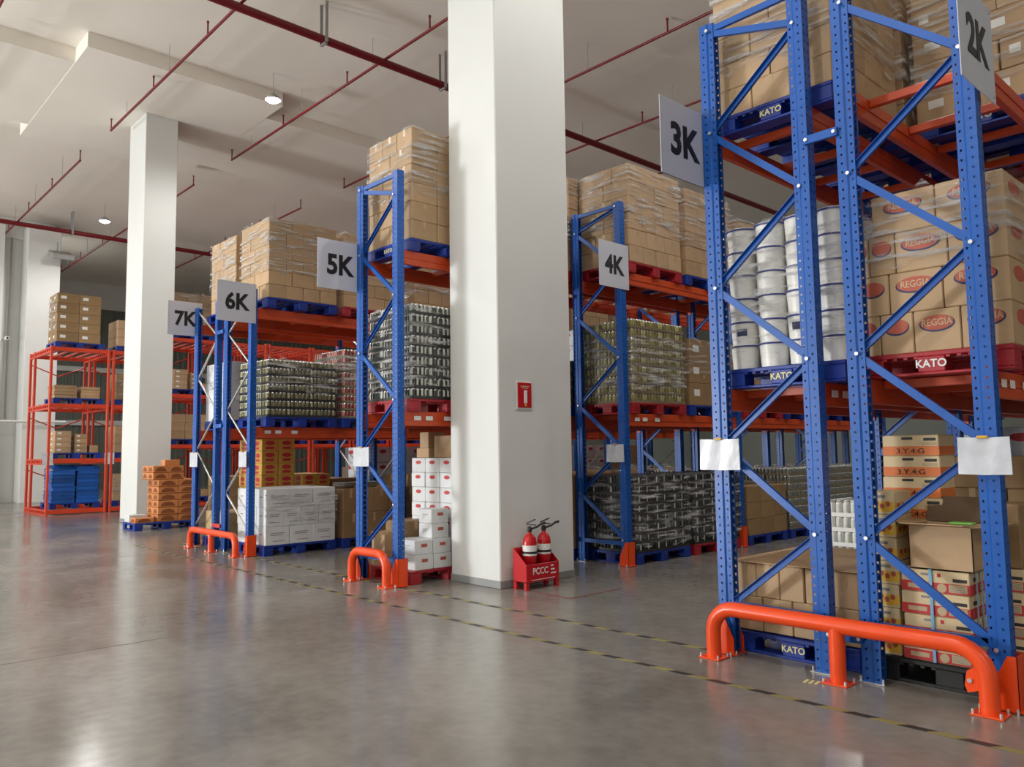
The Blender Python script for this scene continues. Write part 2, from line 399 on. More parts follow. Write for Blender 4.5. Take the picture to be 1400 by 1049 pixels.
def channel(a, b, open_front, w=.048, d=.026):
    a = Vector(a); b = Vector(b); t = (b-a).normalized(); nrm = Vector((0, -1, 0)); sd = t.cross(nrm).normalized()
    mb = MB()
    def bar(o1, o2, ws, wn):
        c = [a+sd*o1+nrm*o2, a+sd*(o1+ws)+nrm*o2, a+sd*(o1+ws)+nrm*(o2+wn), a+sd*o1+nrm*(o2+wn)]
        mb.poly(c, b-a)
    if open_front:
        bar(-w/2, -d, w, .003); bar(-w/2, -d, .003, d); bar(w/2-.003, -d, .003, d)
    else:
        bar(-w/2, 0, w, .003); bar(-w/2, -d, .003, d); bar(w/2-.003, -d, .003, d)
    return mb.mesh('brace', M['blue'])
RK = {}
def frame(xl, xr, y, h, left_nodes, right_nodes, style, nm, near=True):
    t = RK[nm]; o_ = t.location; cx = (xl+xr)/2*S-o_.x; cy = y*S-o_.y; hw = (xr-xl)/2*S
    nodes = sorted([(z, -1) for z in left_nodes]+[(z, 1) for z in right_nodes], reverse=True)
    for sx, sd in ((-hw, -1), (hw, 1)):
        u = ob('upright', UP[(h, sd)], t, (cx+sx, cy, 0))
        ob('foot_plate', plate_me, u)
        if near:
            for q in (-1, 1): ob('anchor_bolt', anchor_me, u, (q*.07, -.045, .004))
            if style != 'tube':
                for z, s_ in nodes:
                    if s_ == sd: ob('bolt', bolt_me, u, (-sd*.012, -.055, z*S))
    yb = -.03
    for (z1, s1), (z2, s2) in zip(nodes, nodes[1:]):
        if style == 'tube': me = MB().tube([(s1*(hw-.01), 0, z1*S), (s2*(hw-.01), 0, z2*S)], .016, 8).mesh('brace', M['steel'])
        else: me = channel((s1*(hw-.02), yb, z1*S-.02), (s2*(hw-.02), yb, z2*S+.02), s1 > 0)
        ob('brace', me, t, (cx, cy, 0))
    if style != 'tube':
        for z in (h-.03, .24 if nm in ('2K', '3K') else .19): ob('brace', channel((-hw+.03, yb, z*S), (hw-.03, yb, z*S), False), t, (cx, cy, 0))
ZIG_A = ([3.15, 2.604, 1.80, 1.0, .22], [3.0, 2.208, 1.40, .607])      # left, right
ZIG_B = ([3.0, 2.208, 1.40, .607], [3.15, 2.604, 1.80, 1.0, .22])
ZIG_7 = ([2.6, 1.85, 1.05, .22], [2.27, 1.46, .64])
ZIG_6 = ([2.27, 1.46, .6], [2.6, 1.88, 1.05, .22])
# post protector: U channel, flanges cut on a slant, opening towards the inside (side: +1 web at +x)
def protector_mesh(side, h=.31):
    mb = MB(); x = .068; y = .068; d = .004
    mb.span(side*x, side*(x-d), -y, y, 0, h)
    for sy in (-1, 1):
        mb.poly([(side*x, sy*y, 0), (-side*.075, sy*y, 0), (-side*.075, sy*y, .12), (side*.02, sy*y, h), (side*x, sy*y, h)], (0, -sy*d, 0))
    mb.span(-.09, .09, -.08, .08, .008, .014)
    return mb.mesh('guard_shell', M['guard'])
PROT = {1: protector_mesh(1), -1: protector_mesh(-1)}
def protector(x, y, side, label):
    t = thing('post_protector', label, 'post protector', H(x, y, 0))
    ob('guard_shell', PROT[side], t)
    for q in (-1, 1): ob('anchor_bolt', anchor_me, t, (q*.065, -.10, 0))
    return t
def bent(x0, x1, z, rb, n=6):
    p = [(x0, 0, 0)]
    for k in range(n+1):
        a = PI-k/n*PI/2; p.append((x0+rb+rb*math.cos(a), 0, z-rb+rb*math.sin(a)))
    for k in range(n+1):
        a = PI/2-k/n*PI/2; p.append((x1-rb+rb*math.cos(a), 0, z-rb+rb*math.sin(a)))
    p.append((x1, 0, 0)); return p
def guard(xs_, y, z, r, label, rb=.17):
    t = thing('guard_rail', label, 'guard rail', H(xs_[0], y, 0)); X = [(x-xs_[0])*S for x in xs_]
    ob('bent_tube', MB().tube(bent(X[0], X[-1], z, rb), r, 16).mesh('bent_tube', M['guard']), t)
    for x in X[1:-1]: ob('middle_post', MB().tube([(x, 0, 0), (x, 0, z)], r*.96, 16).mesh('middle_post', M['guard']), t)
    for x in X:
        f = ob('base_plate', MB().box((0, 0, .005), (.17, .15, .01), .003).mesh('base_plate', M['guard']), t, (x, 0, 0))
        for a, b in ((-1, -1), (1, -1), (-1, 1), (1, 1)): ob('anchor_bolt', anchor_me, f, (a*.07, b*.06, 0))
    return t
guard((-2.195, -1.588, -1.016), 3.345, .36, .052, 'long orange tube guard rail on three posts before 2K and 3K racks')
guard((-5.49, -5.01), 3.37, .36, .05, 'short orange two-post hoop guard rail before the 5K rack')
guard((-8.74, -8.18, -7.59), 3.35, .30, .05, 'orange three-post guard rail before the 6K and 7K racks', .14)
# orange slotted ear welded on the right-hand post of the long rail
o = [x for x in C.objects if x.name == 'guard_rail'][0]
e = ob('bolt_ear', MB().poly([(1.72, 0, .12), (1.72, 0, .26), (1.66, 0, .22), (1.645, 0, .14), (1.66, 0, .10)], (0, .01, 0)).mesh('bolt_ear', M['guard']), o)
ob('bolt', bolt_me, e, (1.675, -.002, .17))

YA = [3.47, 5.27, 7.07, 8.87, 10.67]; YB4 = [5.40, 7.22, 9.02, 10.82]; YB5 = [3.47, 5.28, 7.09, 8.9, 10.7]; YC = [3.47, 5.28, 7.09, 8.9, 10.7]
RANK = ['end', 'second', 'third', 'fourth', 'fifth']
RW = {'3K': 'near', '2K': 'nearest right-hand', '5K': 'middle', '4K': 'shaded middle', '6K': 'farther', '7K': 'farthest'}
def frames(xl, xr, Y, h, zig, style, nm):
    RK[nm] = thing('pallet_rack', '%s blue and orange pallet rack, the row marked %s' % (RW[nm], nm), 'pallet rack', H((xl+xr)/2, Y[0], 0))
    for k, y in enumerate(Y): frame(xl, xr, y, h, zig[0], zig[1], style, nm, k == 0)
frames(-2.18, -1.70, YA[:3], 3.19, ZIG_A, 'c', '3K')
frames(-1.488, -1.0, YA[:3], 3.19, ZIG_B, 'c', '2K')
frames(-5.5, -5.0, YB5, 3.19, ZIG_A, 'c', '5K')
frames(-4.88, -4.38, YB4, 3.19, ZIG_B, 'c', '4K')
frames(-8.12, -7.54, YC, 2.66, ZIG_6, 'tube', '6K')
frames(-8.92, -8.37, YC, 2.66, ZIG_7, 'tube', '7K')
protector(-2.185, 3.47, -1, 'orange post protector behind left end of the long guard rail')
protector(-.985, 3.47, 1, 'orange post protector behind right end of the long guard rail')
protector(-5.5, 3.47, -1, 'orange post protector at left foot of the 5K end frame')
protector(-4.985, 3.47, 1, 'orange post protector at right foot of the 5K end frame')
protector(-7.53, 3.47, 1, 'orange post protector at right foot of the 6K end frame')
protector(-8.93, 3.47, -1, 'orange post protector at left foot of the 7K end frame')
protector(-4.37, 5.40, 1, 'red-orange post protector at right foot of the 4K end frame')
protector(-4.37, 7.22, 1, 'red-orange post protector at foot of the second 4K frame')
# frame spacers joining the back-to-back rows
for (xa, xb, y, zz, nm) in ((-1.70, -1.488, 3.47, (.18, 2.41), '3K and 2K'), (-5.0, -4.88, 5.34, (.2, 1.2, 2.41), '5K and 4K'), (-8.37, -8.12, 3.47, (.26, 1.3, 2.3), '7K and 6K')):
    for i, z in enumerate(zz):
        t = thing('row_spacer', '%s blue spacer bar bolted between the %s end frames' % (('lower', 'upper', 'topmost')[i], nm), 'spacer bar', H((xa+xb)/2, y, z))
        L_ = (xb-xa)*S
        ob('bar', MB().span(-L_/2+.04, L_/2-.04, -.075, -.05, -.03, .03, .003).mesh('bar', M['redprint'] if (nm[0] == '7' and i == 0) else M['blue']), t)
        for q in (-1, 1): ob('bolt', bolt_me, t, (q*(L_/2-.06), -.075, 0))
# ---- beams
def beam_mesh(L_, hh=.165):
    mb = MB(); mb.span(-.022, .022, -L_/2, L_/2, -hh, 0, .004); mb.span(-.022, .030, -L_/2, L_/2, -hh*.55, -hh*.45, 0)
    return mb.mesh('beam_body', M['orange'])
def conn_mesh():
    return MB().span(-.028, .028, -.004, .004, -.2, .03, .002).mesh('end_connector', M['orange'])
CONN = conn_mesh(); BM = {}
stick_me = MB().box((0, 0, 0), (.002, .10, .05)).mesh('paper_sticker', M['paper'])
bar_me = {}
def beams(xl, xr, Y, lv, nm, bars=True):
    t = RK[nm]; o_ = t.location
    for k in range(len(Y)-1):
        L_ = (Y[k+1]-Y[k])*S-.10; key = round(L_, 2)
        if key not in BM: BM[key] = beam_mesh(L_)
        for z, ln in lv:
            for x, side in ((xl, 'left'), (xr, 'right')):
                bm_ = ob('beam', BM[key], t, (x*S-o_.x, (Y[k]+Y[k+1])/2*S-o_.y, z*S))
                for q in (-1, 1): ob('end_connector', CONN, bm_, (0, q*L_/2, 0))
                if side == 'right' and ln == 'lower' and k == 0:
                    for q in range(3): ob('paper_sticker', stick_me, bm_, (.032, -L_/2+.2+q*.17+(q == 2)*.1, -.075))
            w = (xr-xl)*S-.05; kk = round(w, 2)
            if kk not in bar_me: bar_me[kk] = MB().span(-w/2, w/2, -.025, .025, -.06, -.002, .003).mesh('support_bar', M['orange'])
            for i in range(2):
                for dy in (.14, .62): ob('support_bar', bar_me[kk], t, ((xl+xr)/2*S-o_.x, (Y[k]+.09+i*.87+dy)*S-o_.y, z*S))
ZL = {'A': (1.295, 2.62), 'B': (1.31, 2.57), 'C': (1.27, 2.475)}
def lv(r): return [(ZL[r][0], 'lower'), (ZL[r][1], 'upper')]
beams(-2.18, -1.70, YA[:3], lv('A'), '3K'); beams(-1.488, -1.0, YA[:3], lv('A'), '2K')
beams(-5.5, -5.0, YB5, lv('B'), '5K'); beams(-4.88, -4.38, YB4, lv('B'), '4K')
beams(-8.12, -7.54, YC, lv('C'), '6K'); beams(-8.92, -8.37, YC, lv('C'), '7K')

# ------------------------------------------------------------------ pallets
PW, PD, PH = .95, 1.2, .15
deckm = MB()
deckm.span(-PW/2, PW/2, -PD/2, PD/2, .118, .15, .006)
for k in range(7): deckm.span(-PW/2+.02, PW/2-.02, -PD/2+.06+k*.17, -PD/2+.16+k*.17, .105, .12)
for k in range(14):
    deckm.span(-PW/2+.04+k*.0655, -PW/2+.065+k*.0655, -PD/2+.004, -PD/2+.02, .106, .12)
blockm = MB().span(-.085, .085, -.075, .075, .018, .12, .006)
runm = MB().span(-PW/2, PW/2, -.07, .07, 0, .02, .004)
PM = {}
for c in ('pblue', 'pred', 'pblack'):
    PM[c] = (deckm.mesh('deck', M[c]), blockm.mesh('block', M[c]), runm.mesh('base_runner', M[c]))
whole = MB()
for src in (deckm,): whole.v += src.v; whole.f += src.f; whole.m += src.m; whole.s += src.s
for x in (-.39, 0, .39):
    for y in (-.52, 0, .52): whole.span(x-.085, x+.085, y-.075, y+.075, .018, .12)
for y in (-.53, 0, .53): whole.span(-PW/2, PW/2, y-.07, y+.07, 0, .02)
PWH = {c: whole.mesh('pallet', M[c]) for c in PM}
PC = {'pblue': 'blue', 'pred': 'red', 'pblack': 'black'}
def pallet(xc, yc, z, c, phrase, detail=False, text=None):
    lb = '%s plastic pallet %s' % (PC[c], phrase)
    if not detail:
        o = ob('plastic_pallet', PWH[c], None, H(xc, yc, z)); return tag(o, lb, 'pallet')
    t = thing('plastic_pallet', lb, 'pallet', H(xc, yc, z)); d, b, r = PM[c]
    ob('deck', d, t)
    for y in (-.53, 0, .53): ob('base_runner', r, t, (0, y, 0))
    for y in (-.525, 0, .525):
        for x in (-.39, 0, .39):
            k = ob('block', b, t, (x, y, 0))
            if text and x == 0 and y < 0: ob('lettering', T[text], k, (0, -.078, .07), (PI/2, 0, 0))
    return t
# ------------------------------------------------------------------ cartons
BOX = {}
def box_me(w, d, h, m, name='carton', b=.006):
    k = (round(w, 3), round(d, 3), round(h, 3), m, name)
    if k not in BOX: BOX[k] = MB().box((0, 0, h/2), (w, d, h), b).mesh(name, M[m])
    return BOX[k]
PR = {}
def front(mb, x0, x1, z0, z1, d, mat=0, e=.0015): mb.span(x0, x1, -d/2-e, -d/2+.001, z0, z1, 0, mat)
def sidep(mb, y0, y1, z0, z1, w, mat=0, e=.0015): mb.span(w/2-.001, w/2+e, y0, y1, z0, z1, 0, mat)
def ell(mb, cx, cz, a, b, face, off, mat=0, n=18, e=.002):
    pts = []
    for k in range(n):
        u, v = a*math.cos(2*PI*k/n), b*math.sin(2*PI*k/n)
        pts.append((cx+u, -off-e, cz+v) if face == 'f' else (off+e, cx+u, cz+v))
    mb.poly(pts, (0, e+.001, 0) if face == 'f' else (-e-.001, 0, 0), mat)
def prints(style, w, d, h):
    """list of (part name, mesh, loc, rot) printed on the -y and +x faces of a box of this size"""
    k = (style, round(w, 3), round(d, 3), round(h, 3))
    if k in PR: return PR[k]
    out = []
    if style == 'tape':
        mb = MB(); front(mb, -.022, .022, h*.62, h, d); sidep(mb, -.022, .022, h*.62, h, w); mb.span(-.022, .022, -d/2, d/2, h-.001, h+.001)
        out.append(('packing_tape', mb.mesh('packing_tape', M['tape']), None, None))
        mb = MB(); front(mb, -w/2+.006, w/2-.006, h*.5-.0015, h*.5+.0015, d, 0, .0008)
    elif style == 'label':
        mb = MB(); front(mb, -w*.3, -w*.05, h*.42, h*.7, d); out.append(('paper_label', mb.mesh('paper_label', M['paper']), None, None))
        mb = MB(); sidep(mb, -d*.35, -d*.1, h*.42, h*.72, w); out.append(('paper_label', mb.mesh('paper_label', M['paper']), None, None))
    elif style == 'reggia':
        mb = MB(); a = min(w*.36, .115); b_ = .048
        ell(mb, 0, h*.68-.006, a*1.08, b_*1.12, 'f', d/2, 1, 20, .001); ell(mb, 0, h*.68, a, b_, 'f', d/2, 0, 20, .003)
        a2 = min(d*.36, .115); ell(mb, 0, h*.68, a2, b_, 's', w/2, 0, 20, .002)
        out.append(('printed_oval', mb.mesh('printed_oval', [M['brickprint'], M['navyprint']]), None, None))
        if w > .24: out.append(('lettering', T['reggia'], (0, -d/2-.003, h*.68), (PI/2, 0, 0)))
    elif style == 'noodle':
        mb = MB(); front(mb, -w/2, w/2, .004, h*.47, d, 0); sidep(mb, -d/2, d/2, .004, h*.47, w, 0)
        front(mb, w*.20, w*.46, h*.10, h*.44, d, 1, .002); front(mb, w*.26, w*.46, h*.56, h*.70, d, 2, .002)
        front(mb, -w*.40, -w*.12, h*.16, h*.36, d, 1, .002); front(mb, -w*.2, -w*.08, h*.76, h*.86, d, 3, .002); front(mb, w*.04, w*.09, h*.72, h*.88, d, 0, .002)
        for q in range(4): front(mb, w*.22, w*.44, h*(.14+q*.075), h*(.165+q*.075), d, 3, .0025)
        sidep(mb, -d*.3, -d*.05, h*.58, h*.75, w, 2, .002); sidep(mb, d*.1, d*.35, h*.12, h*.40, w, 1, .002)
        ell(mb, w*.10, h*.25, .028, .028, 'f', d/2, 1, 12, .003)
        out.append(('printed_panel', mb.mesh('printed_panel', [M['redprint'], M['tanprint'], M['darkprint'], M['greyprint']]), None, None))
    elif style == 'noodleo':
        mb = MB(); front(mb, -w/2, w/2, .004, h*.46, d, 0); sidep(mb, -d/2, d/2, .004, h*.46, w, 0)
        front(mb, w*.20, w*.46, h*.5, h*.66, d, 1, .002); front(mb, w*.24, w*.45, h*.72, h*.86, d, 2, .002); front(mb, -w*.15, w*.05, h*.78, h*.90, d, 2, .002)
        out.append(('printed_panel', mb.mesh('printed_panel', [M['orangeprint'], M['tanprint'], M['darkprint']]), None, None))
        out.append(('lettering', T['scrawl'], (0, -d/2-.003, h*.22), (PI/2, 0, 0)))
    elif style == 'yellowp':
        mb = MB(); front(mb, -w*.48, w*.48, h*.12, h*.56, d, 0)
        for q in range(4): ell(mb, w*(-.34+q*.21), h*(.36+.1*(q % 2)), w*.09, h*.12, 'f', d/2, 1, 9, .003)
        front(mb, -w*.4, w*.2, h*.72, h*.84, d, 2)
        sidep(mb, -d*.45, d*.45, h*.15, h*.5, w, 0)
        for q in range(3): ell(mb, d*(-.25+q*.25), h*.38, d*.08, h*.12, 's', w/2, 1, 9, .003)
        out.append(('printed_panel', mb.mesh('printed_panel', [M['yellowprint'], M['brickprint'], M['greyprint']]), None, None))
    elif style == 'yred':
        mb = MB()
        ell(mb, 0, h*.66, d*.30, h*.2, 's', w/2, 0, 10); sidep(mb, -d*.25, d*.25, h*.14, h*.36, w, 0)
        ell(mb, 0, h*.62, w*.28, h*.2, 'f', d/2, 0, 10); front(mb, -w*.25, w*.25, h*.12, h*.32, d, 0)
        out.append(('printed_emblem', mb.mesh('printed_emblem', M['redprint']), None, None))
    elif style == 'fan':
        mb = MB()
        for f_, wd, off in (('f', w, d/2), ('s', d, w/2)):
            for a, zz in ((.36, .42),):
                pts = []
                for q in range(9):
                    an = PI*q/8; u, v = wd*a*math.cos(an), h*.62*math.sin(an)
                    pts.append((u, -off-.002, h*.22+v) if f_ == 'f' else (off+.002, u, h*.22+v))
                mb.poly(pts, (0, .003, 0) if f_ == 'f' else (-.003, 0, 0), 0)
        front(mb, -w*.48, w*.48, h*.03, h*.12, d, 0); sidep(mb, -d*.48, d*.48, h*.03, h*.12, w, 0)
        out.append(('printed_motif', mb.mesh('printed_motif', M['rustprint']), None, None))
    elif style == 'whitetext':
        mb = MB(); 
        for q in range(2): sidep(mb, -d*.3, d*.28-q*.06*d, h*(.62-q*.10), h*(.66-q*.10), w, 0)
        front(mb, -w*.15, w*.15, h*.55, h*.6, d, 0); sidep(mb, -d*.2, d*.3, h*.2, h*.23, w, 0)
        out.append(('printed_text', mb.mesh('printed_text', M['greyprint']), None, None))
    elif style == 'whitered':
        mb = MB(); ell(mb, d*.1, h*.72, d*.2, h*.13, 's', w/2, 0, 14); ell(mb, 0, h*.7, w*.2, h*.13, 'f', d/2, 0, 14)
        sidep(mb, -d*.5, d*.5, h*.02, h*.05, w, 0)
        out.append(('printed_emblem', mb.mesh('printed_emblem', M['redprint']), None, None))
    elif style == 'whitelab':
        mb = MB(); sidep(mb, -d*.15, d*.18, h*.52, h*.74, w, 0)
        for q in range(3): front(mb, -w*.2, w*.22-q*.04, h*(.6-q*.12), h*(.64-q*.12), d, 1)
        out.append(('printed_label', mb.mesh('printed_label', [M['brickprint'], M['greyprint']]), None, None))
    elif style == 'green':
        mb = MB(); front(mb, -w*.1, w*.42, h*.14, h*.86, d, 0); sidep(mb, -d*.42, -d*.05, h*.14, h*.86, w, 0)
        for q in range(3): sidep(mb, -d*.38, -d*.1, h*(.25+q*.2), h*(.33+q*.2), w, 1, .003)
        sidep(mb, d*.05, d*.4, h*.2, h*.85, w, 1)
        out.append(('printed_panel', mb.mesh('printed_panel', [M['greenprint'], M['paper']]), None, None))
    PR[k] = out; return out
CW = {'carton': 'brown', 'carton2': 'tan', 'carton3': 'dark', 'white': 'white', 'cream': 'cream', 'yellow': 'yellow', 'orangebox': 'orange', 'crate': 'pale wooden'}
SW = {'reggia': 'printed', 'noodle': 'red-banded', 'noodleo': 'orange-banded', 'yellowp': 'patterned', 'yred': 'red-printed', 'fan': 'fan-patterned', 'whitetext': 'printed',
      'whitered': 'red-emblem', 'whitelab': 'red-labelled', 'green': 'green-panelled', 'label': 'labelled', 'tape': 'taped', None: 'plain'}
def carton(xc, yc, z, w, d, h, m, style, label, rz=0, group=None):
    """position in plan units, size in metres"""
    nm_ = {'reggia': 'emblem_carton', 'noodle': 'noodle_carton', 'noodleo': 'noodle_carton', 'yellowp': 'noodle_carton', 'fan': 'orange_carton', 'yred': 'yellow_carton', 'green': 'green_carton'}.get(style, 'white_carton' if m == 'white' else 'carton')
    o = ob(nm_, box_me(w, d, h, m), None, (xc*S, yc*S, z*S), (0, 0, rz)); tag(o, label, 'carton', group)
    if style:
        for nm, me, lc, rt in prints(style, w, d, h): ob(nm, me, o, lc or (0, 0, 0), rt)
    return o
def stack(phrase, x0, x1, y0, y1, z0, nz, h, A, B=None, m='carton', style=None, full=False, skip=None, jit=.004, group=None):
    """brick-bonded pallet load: the end (-y) and aisle (+x) faces of every layer, all of it when full. h in metres."""
    B = B or A; wx, dy = (x1-x0)*S, (y1-y0)*S
    for k in range(nz):
        nx, ny = A if k % 2 == 0 else B; w, d = wx/nx, dy/ny
        for j in range(ny):
            for i in range(nx):
                if not (j == 0 or i == nx-1 or (full and k >= nz-1)): continue
                if skip and skip(i, j, k, nx, ny): continue
                if j == 0: where = '%s along end face' % NTH[i]
                elif i == nx-1: where = '%s along aisle face' % NTH[j]
                else: where = 'inner row %s place %s' % (NTH[j], NTH[i])
                lay = 'only layer' if nz == 1 else ('top layer' if k == nz-1 else ORD[k]+' layer')
                lb = '%s %s carton, %s, %s, %s' % (SW[style], CW[m], lay, where, phrase) if nx*ny > 1 else '%s %s carton, %s, %s' % (SW[style], CW[m], lay, phrase)
                jx, jy = random.uniform(-jit, jit), random.uniform(-jit, jit)
                carton(x0+(i+.5)*w/S+jx/S, y0+(j+.5)*d/S+jy/S, z0+k*h/S, w-.007-abs(0), d-.007, h-.002, m, style, lb, random.uniform(-1, 1)*jit*1.2, group or 'cartons, '+phrase)
# ------------------------------------------------------------------ trays of cans / buckets
CAN = {}
def tray_mesh(nx, ny, body, pale, trayc, hc=.118, r=.032):
    k = (nx, ny, body, pale, trayc)
    if k in CAN: return CAN[k]
    w, d = nx*.066, ny*.066; cm = MB()
    for i in range(nx):
        for j in range(ny):
            if 0 < i < nx-1 and 0 < j < ny-1: continue
            n = 8; cx, cy = -w/2+(i+.5)*.066, -d/2+(j+.5)*.066; vs = []
            a0 = random.random()*6
            prof = [(.027, 0), (r, .010), (r, hc-.016), (.026, hc-.002), (.026, hc)]
            for rr, z in prof:
                for q in range(n): vs.append((cx+rr*math.cos(2*PI*q/n+a0), cy+rr*math.sin(2*PI*q/n+a0), z))
            b = len(cm.v); cm.v += vs
            sh = random.randrange(8)
            for s_ in range(4):
                for q in range(n):
                    cm.f.append([b+s_*n+q, b+s_*n+(q+1) % n, b+(s_+1)*n+(q+1) % n, b+(s_+1)*n+q])
                    cm.m.append(0 if s_ != 1 else (2 if (q+sh) % 8 in ((0,) if body == 'canblack' else (0, 1, 4)) else 1)); cm.s.append(True)
            cm.f.append([b+4*n+q for q in range(n)]); cm.m.append(0); cm.s.append(False)
    tm = MB().span(-w/2, w/2, -d/2, d/2, 0, .004)
    for a in ((-w/2, w/2, -d/2, -d/2+.003), (-w/2, w/2, d/2-.003, d/2), (-w/2, -w/2+.003, -d/2, d/2), (w/2-.003, w/2, -d/2, d/2)): tm.span(*a, 0, .035)
    CAN[k] = (cm.mesh('cans', [M[{'canblack': 'rimdark', 'canpale': 'rimwhite'}.get(body, 'canrim')], M[body], M[pale]]), tm.mesh('tray', M[trayc])); return CAN[k]
def trays(phrase, x0, x1, y0, y1, z0, nz, nx, ny, body, pale, trayc, word, pitch=.124, full=False):
    cx = max(2, int(round((x1-x0)*S/nx/.066))); cy = max(2, int(round((y1-y0)*S/ny/.066)))
    w, d = (x1-x0)*S/nx, (y1-y0)*S/ny
    cme, tme = tray_mesh(cx, cy, body, pale, trayc); sx = w/(cx*.066)*.99; sy = d/(cy*.066)*.99
    for k in range(nz):
        for j in range(ny):
            for i in range(nx):
                if not (j == 0 or i == nx-1 or (full and k == nz-1)): continue
                where = '%s along end face' % NTH[i] if j == 0 else ('%s along aisle face' % NTH[j] if i == nx-1 else 'inner row %s place %s' % (NTH[j], NTH[i]))
                o = ob('can_tray', tme, None, (x0*S+(i+.5)*w+random.uniform(-.004, .004), y0*S+(j+.5)*d+random.uniform(-.004, .004), z0*S+k*pitch)); o.scale = (sx, sy, 1)
                tag(o, '%s can tray, %s, %s, %s' % (word, 'top layer' if k == nz-1 else ORD[k]+' layer', where, phrase), 'can tray', 'can trays, '+phrase)
                c = ob('cans', cme, o, (0, 0, .004)); c['kind'] = 'stuff'
def wrap(phrase, x0, x1, y0, y1, z0, z1, faces='fs', bulge=.02, top=False):
    """stretch film laid over a load: wrinkled sheet round the end and aisle faces"""
    mb = MB(); rnd = random.Random(sum(map(ord, phrase))); pts = []
    e = .018
    X0, X1, Y0, Y1 = x0*S-e, x1*S+e, y0*S-e, y1*S+e
    n = 14
    if 'f' in faces: pts += [(X0+(X1-X0)*k/n, Y0) for k in range(n+1)]
    if 's' in faces: pts += [(X1, Y0+(Y1-Y0)*k/n) for k in range(1 if 'f' in faces else 0, n+1)]
    R = 12; vs = []
    for r in range(R+1):
        for i, p in enumerate(pts):
            ed = (r == 0 or r == R)
            vs.append((p[0]+rnd.uniform(-.006, .008), p[1]-rnd.uniform(-.006, .008), z0*S+(z1-z0)*S*r/R+(rnd.uniform(-.05, .05) if ed else rnd.uniform(-.01, .01))))
    c = len(pts); mb.add(vs, [(r*c+i, r*c+i+1, (r+1)*c+i+1, (r+1)*c+i) for r in range(R) for i in range(c-1)], 0, True)
    o = ob('stretch_film', mb.mesh('stretch_film', M['film'])); return tag(o, 'clear wrinkled stretch film around the load %s' % phrase, 'stretch film')

def slot(Y, i): return (Y+.085+i*.87, Y+.085+i*.87+.8)
def load(row, nm, x0, x1, Y, k, i, lev, pc, kind, detail=False, text=None, **kw):
    """pallet plus load in one place of a rack"""
    y0, y1 = slot(Y[k], i); z = 0 if lev == 0 else ZL[row][lev-1]
    ph = 'on %s %s level, pallet %d in from the end' % (nm, ('floor', 'middle', 'top')[lev], 0)
    place = ['front', 'second', 'third', 'fourth', 'fifth', 'sixth', 'seventh', 'eighth'][k*2+i]
    ph = '%s %s, %s pallet' % (nm, ('floor', 'middle level', 'top level')[lev], place)
    o = pallet((x0+x1)/2, (y0+y1)/2, z, pc, 'in the %s place of the %s' % (place, ph.rsplit(',', 1)[0]), detail, text)
    sxc = (x1-x0)*S/PW*1.0; o.scale = (sxc, 1, 1)
    z += .1
    return ph, x0, x1, y0+.012, y1-.012, z
# ------------------------------------------------------------------ rack signs and document sleeves
def sign(txt, x, y0, z0, sz, post):
    t = thing('rack_sign', 'square pale grey sign reading %s on the %s' % (txt, post), 'sign', H(x, y0+sz/2, z0+sz/2))
    ob('board', MB().box((0, 0, 0), (.006, sz*S, sz*S), .002).mesh('board', M['sign']), t)
    ob('lettering', T[txt], t, (.005, 0, -.01), (PI/2, 0, PI/2))
    ob('lettering', T[txt], t, (-.005, 0, -.01), (PI/2, 0, -PI/2))
    for a, b in ((.44, .44), (.44, -.44)): ob('screw', MB().box((.004, a*sz*S, b*sz*S), (.004, .012, .012), .002).mesh('screw', M['grey']), t)
sign('2K', -.935, 3.20, 2.385, .41, 'tall right post of the 2K frame')
sign('3K', -2.225, 3.08, 2.335, .39, 'left post of the 3K frame')
sign('4K', -4.335, 5.07, 2.395, .40, 'right post of the 4K frame')
sign('5K', -5.545, 3.08, 2.31, .40, 'left post of the 5K frame')
sign('6K', -7.50, 3.085, 2.305, .40, 'right post of the 6K frame')
sign('7K', -8.965, 3.135, 2.34, .385, 'left post of the 7K frame')
def sleeve(x0, x1, z0, z1, y, label, axis='y', clip=True):
    t = thing('document_sleeve', label, 'document sleeve', H((x0+x1)/2, y, (z0+z1)/2)); w, h = (x1-x0)*S, (z1-z0)*S
    mb = MB(); n = 10; m_ = 6; vs = []; rnd = random.Random(len(label))
    for sd in (0, 1):
        for r in range(m_+1):
            for i in range(n+1):
                u = i/n-.5
                vs.append((u*w*(1+.03*r/m_), -.006-.006*abs(u)*(1 if sd == 0 else .6)+.0022*math.sin(i*1.3+r*.4)+sd*.008, h/2-h*r/m_+.008*abs(u)))
    N_ = (n+1)*(m_+1); fs = []
    for sd in (0, 1):
        for r in range(m_):
            for i in range(n):
                a = sd*N_+r*(n+1)+i; fs.append((a, a+1, a+n+2, a+n+1))
    mb.add(vs, fs, 0, True)
    ob('clear_pocket', mb.mesh('clear_pocket', M['bag']), t)
    ob('paper_sheet', MB().box((0, 0, -h*.04), (w*.86, .002, h*.78)).mesh('paper_sheet', M['paper']), t)
    pr = MB()
    for q in range(4): pr.box((0, -.022, h*(.24-q*.09)), (w*.7, .001, .004))
    if clip: ob('yellow_clip', MB().box((0, -.016, h/2+.004), (.06, .02, .016), .004).mesh('yellow_clip', M['clip']), t)
sleeve(-2.272, -2.055, .89, 1.04, 3.405, 'clear plastic document sleeve clipped to the left 3K post')
sleeve(-1.09, -.91, .882, 1.025, 3.405, 'crinkled plastic document sleeve clipped to the right 2K post')
sleeve(-5.52, -5.30, .89, 1.04, 3.405, 'plastic document sleeve clipped to the left 5K post')
sleeve(-4.52, -4.33, .887, 1.04, 5.335, 'plastic document sleeve clipped to the right 4K post')
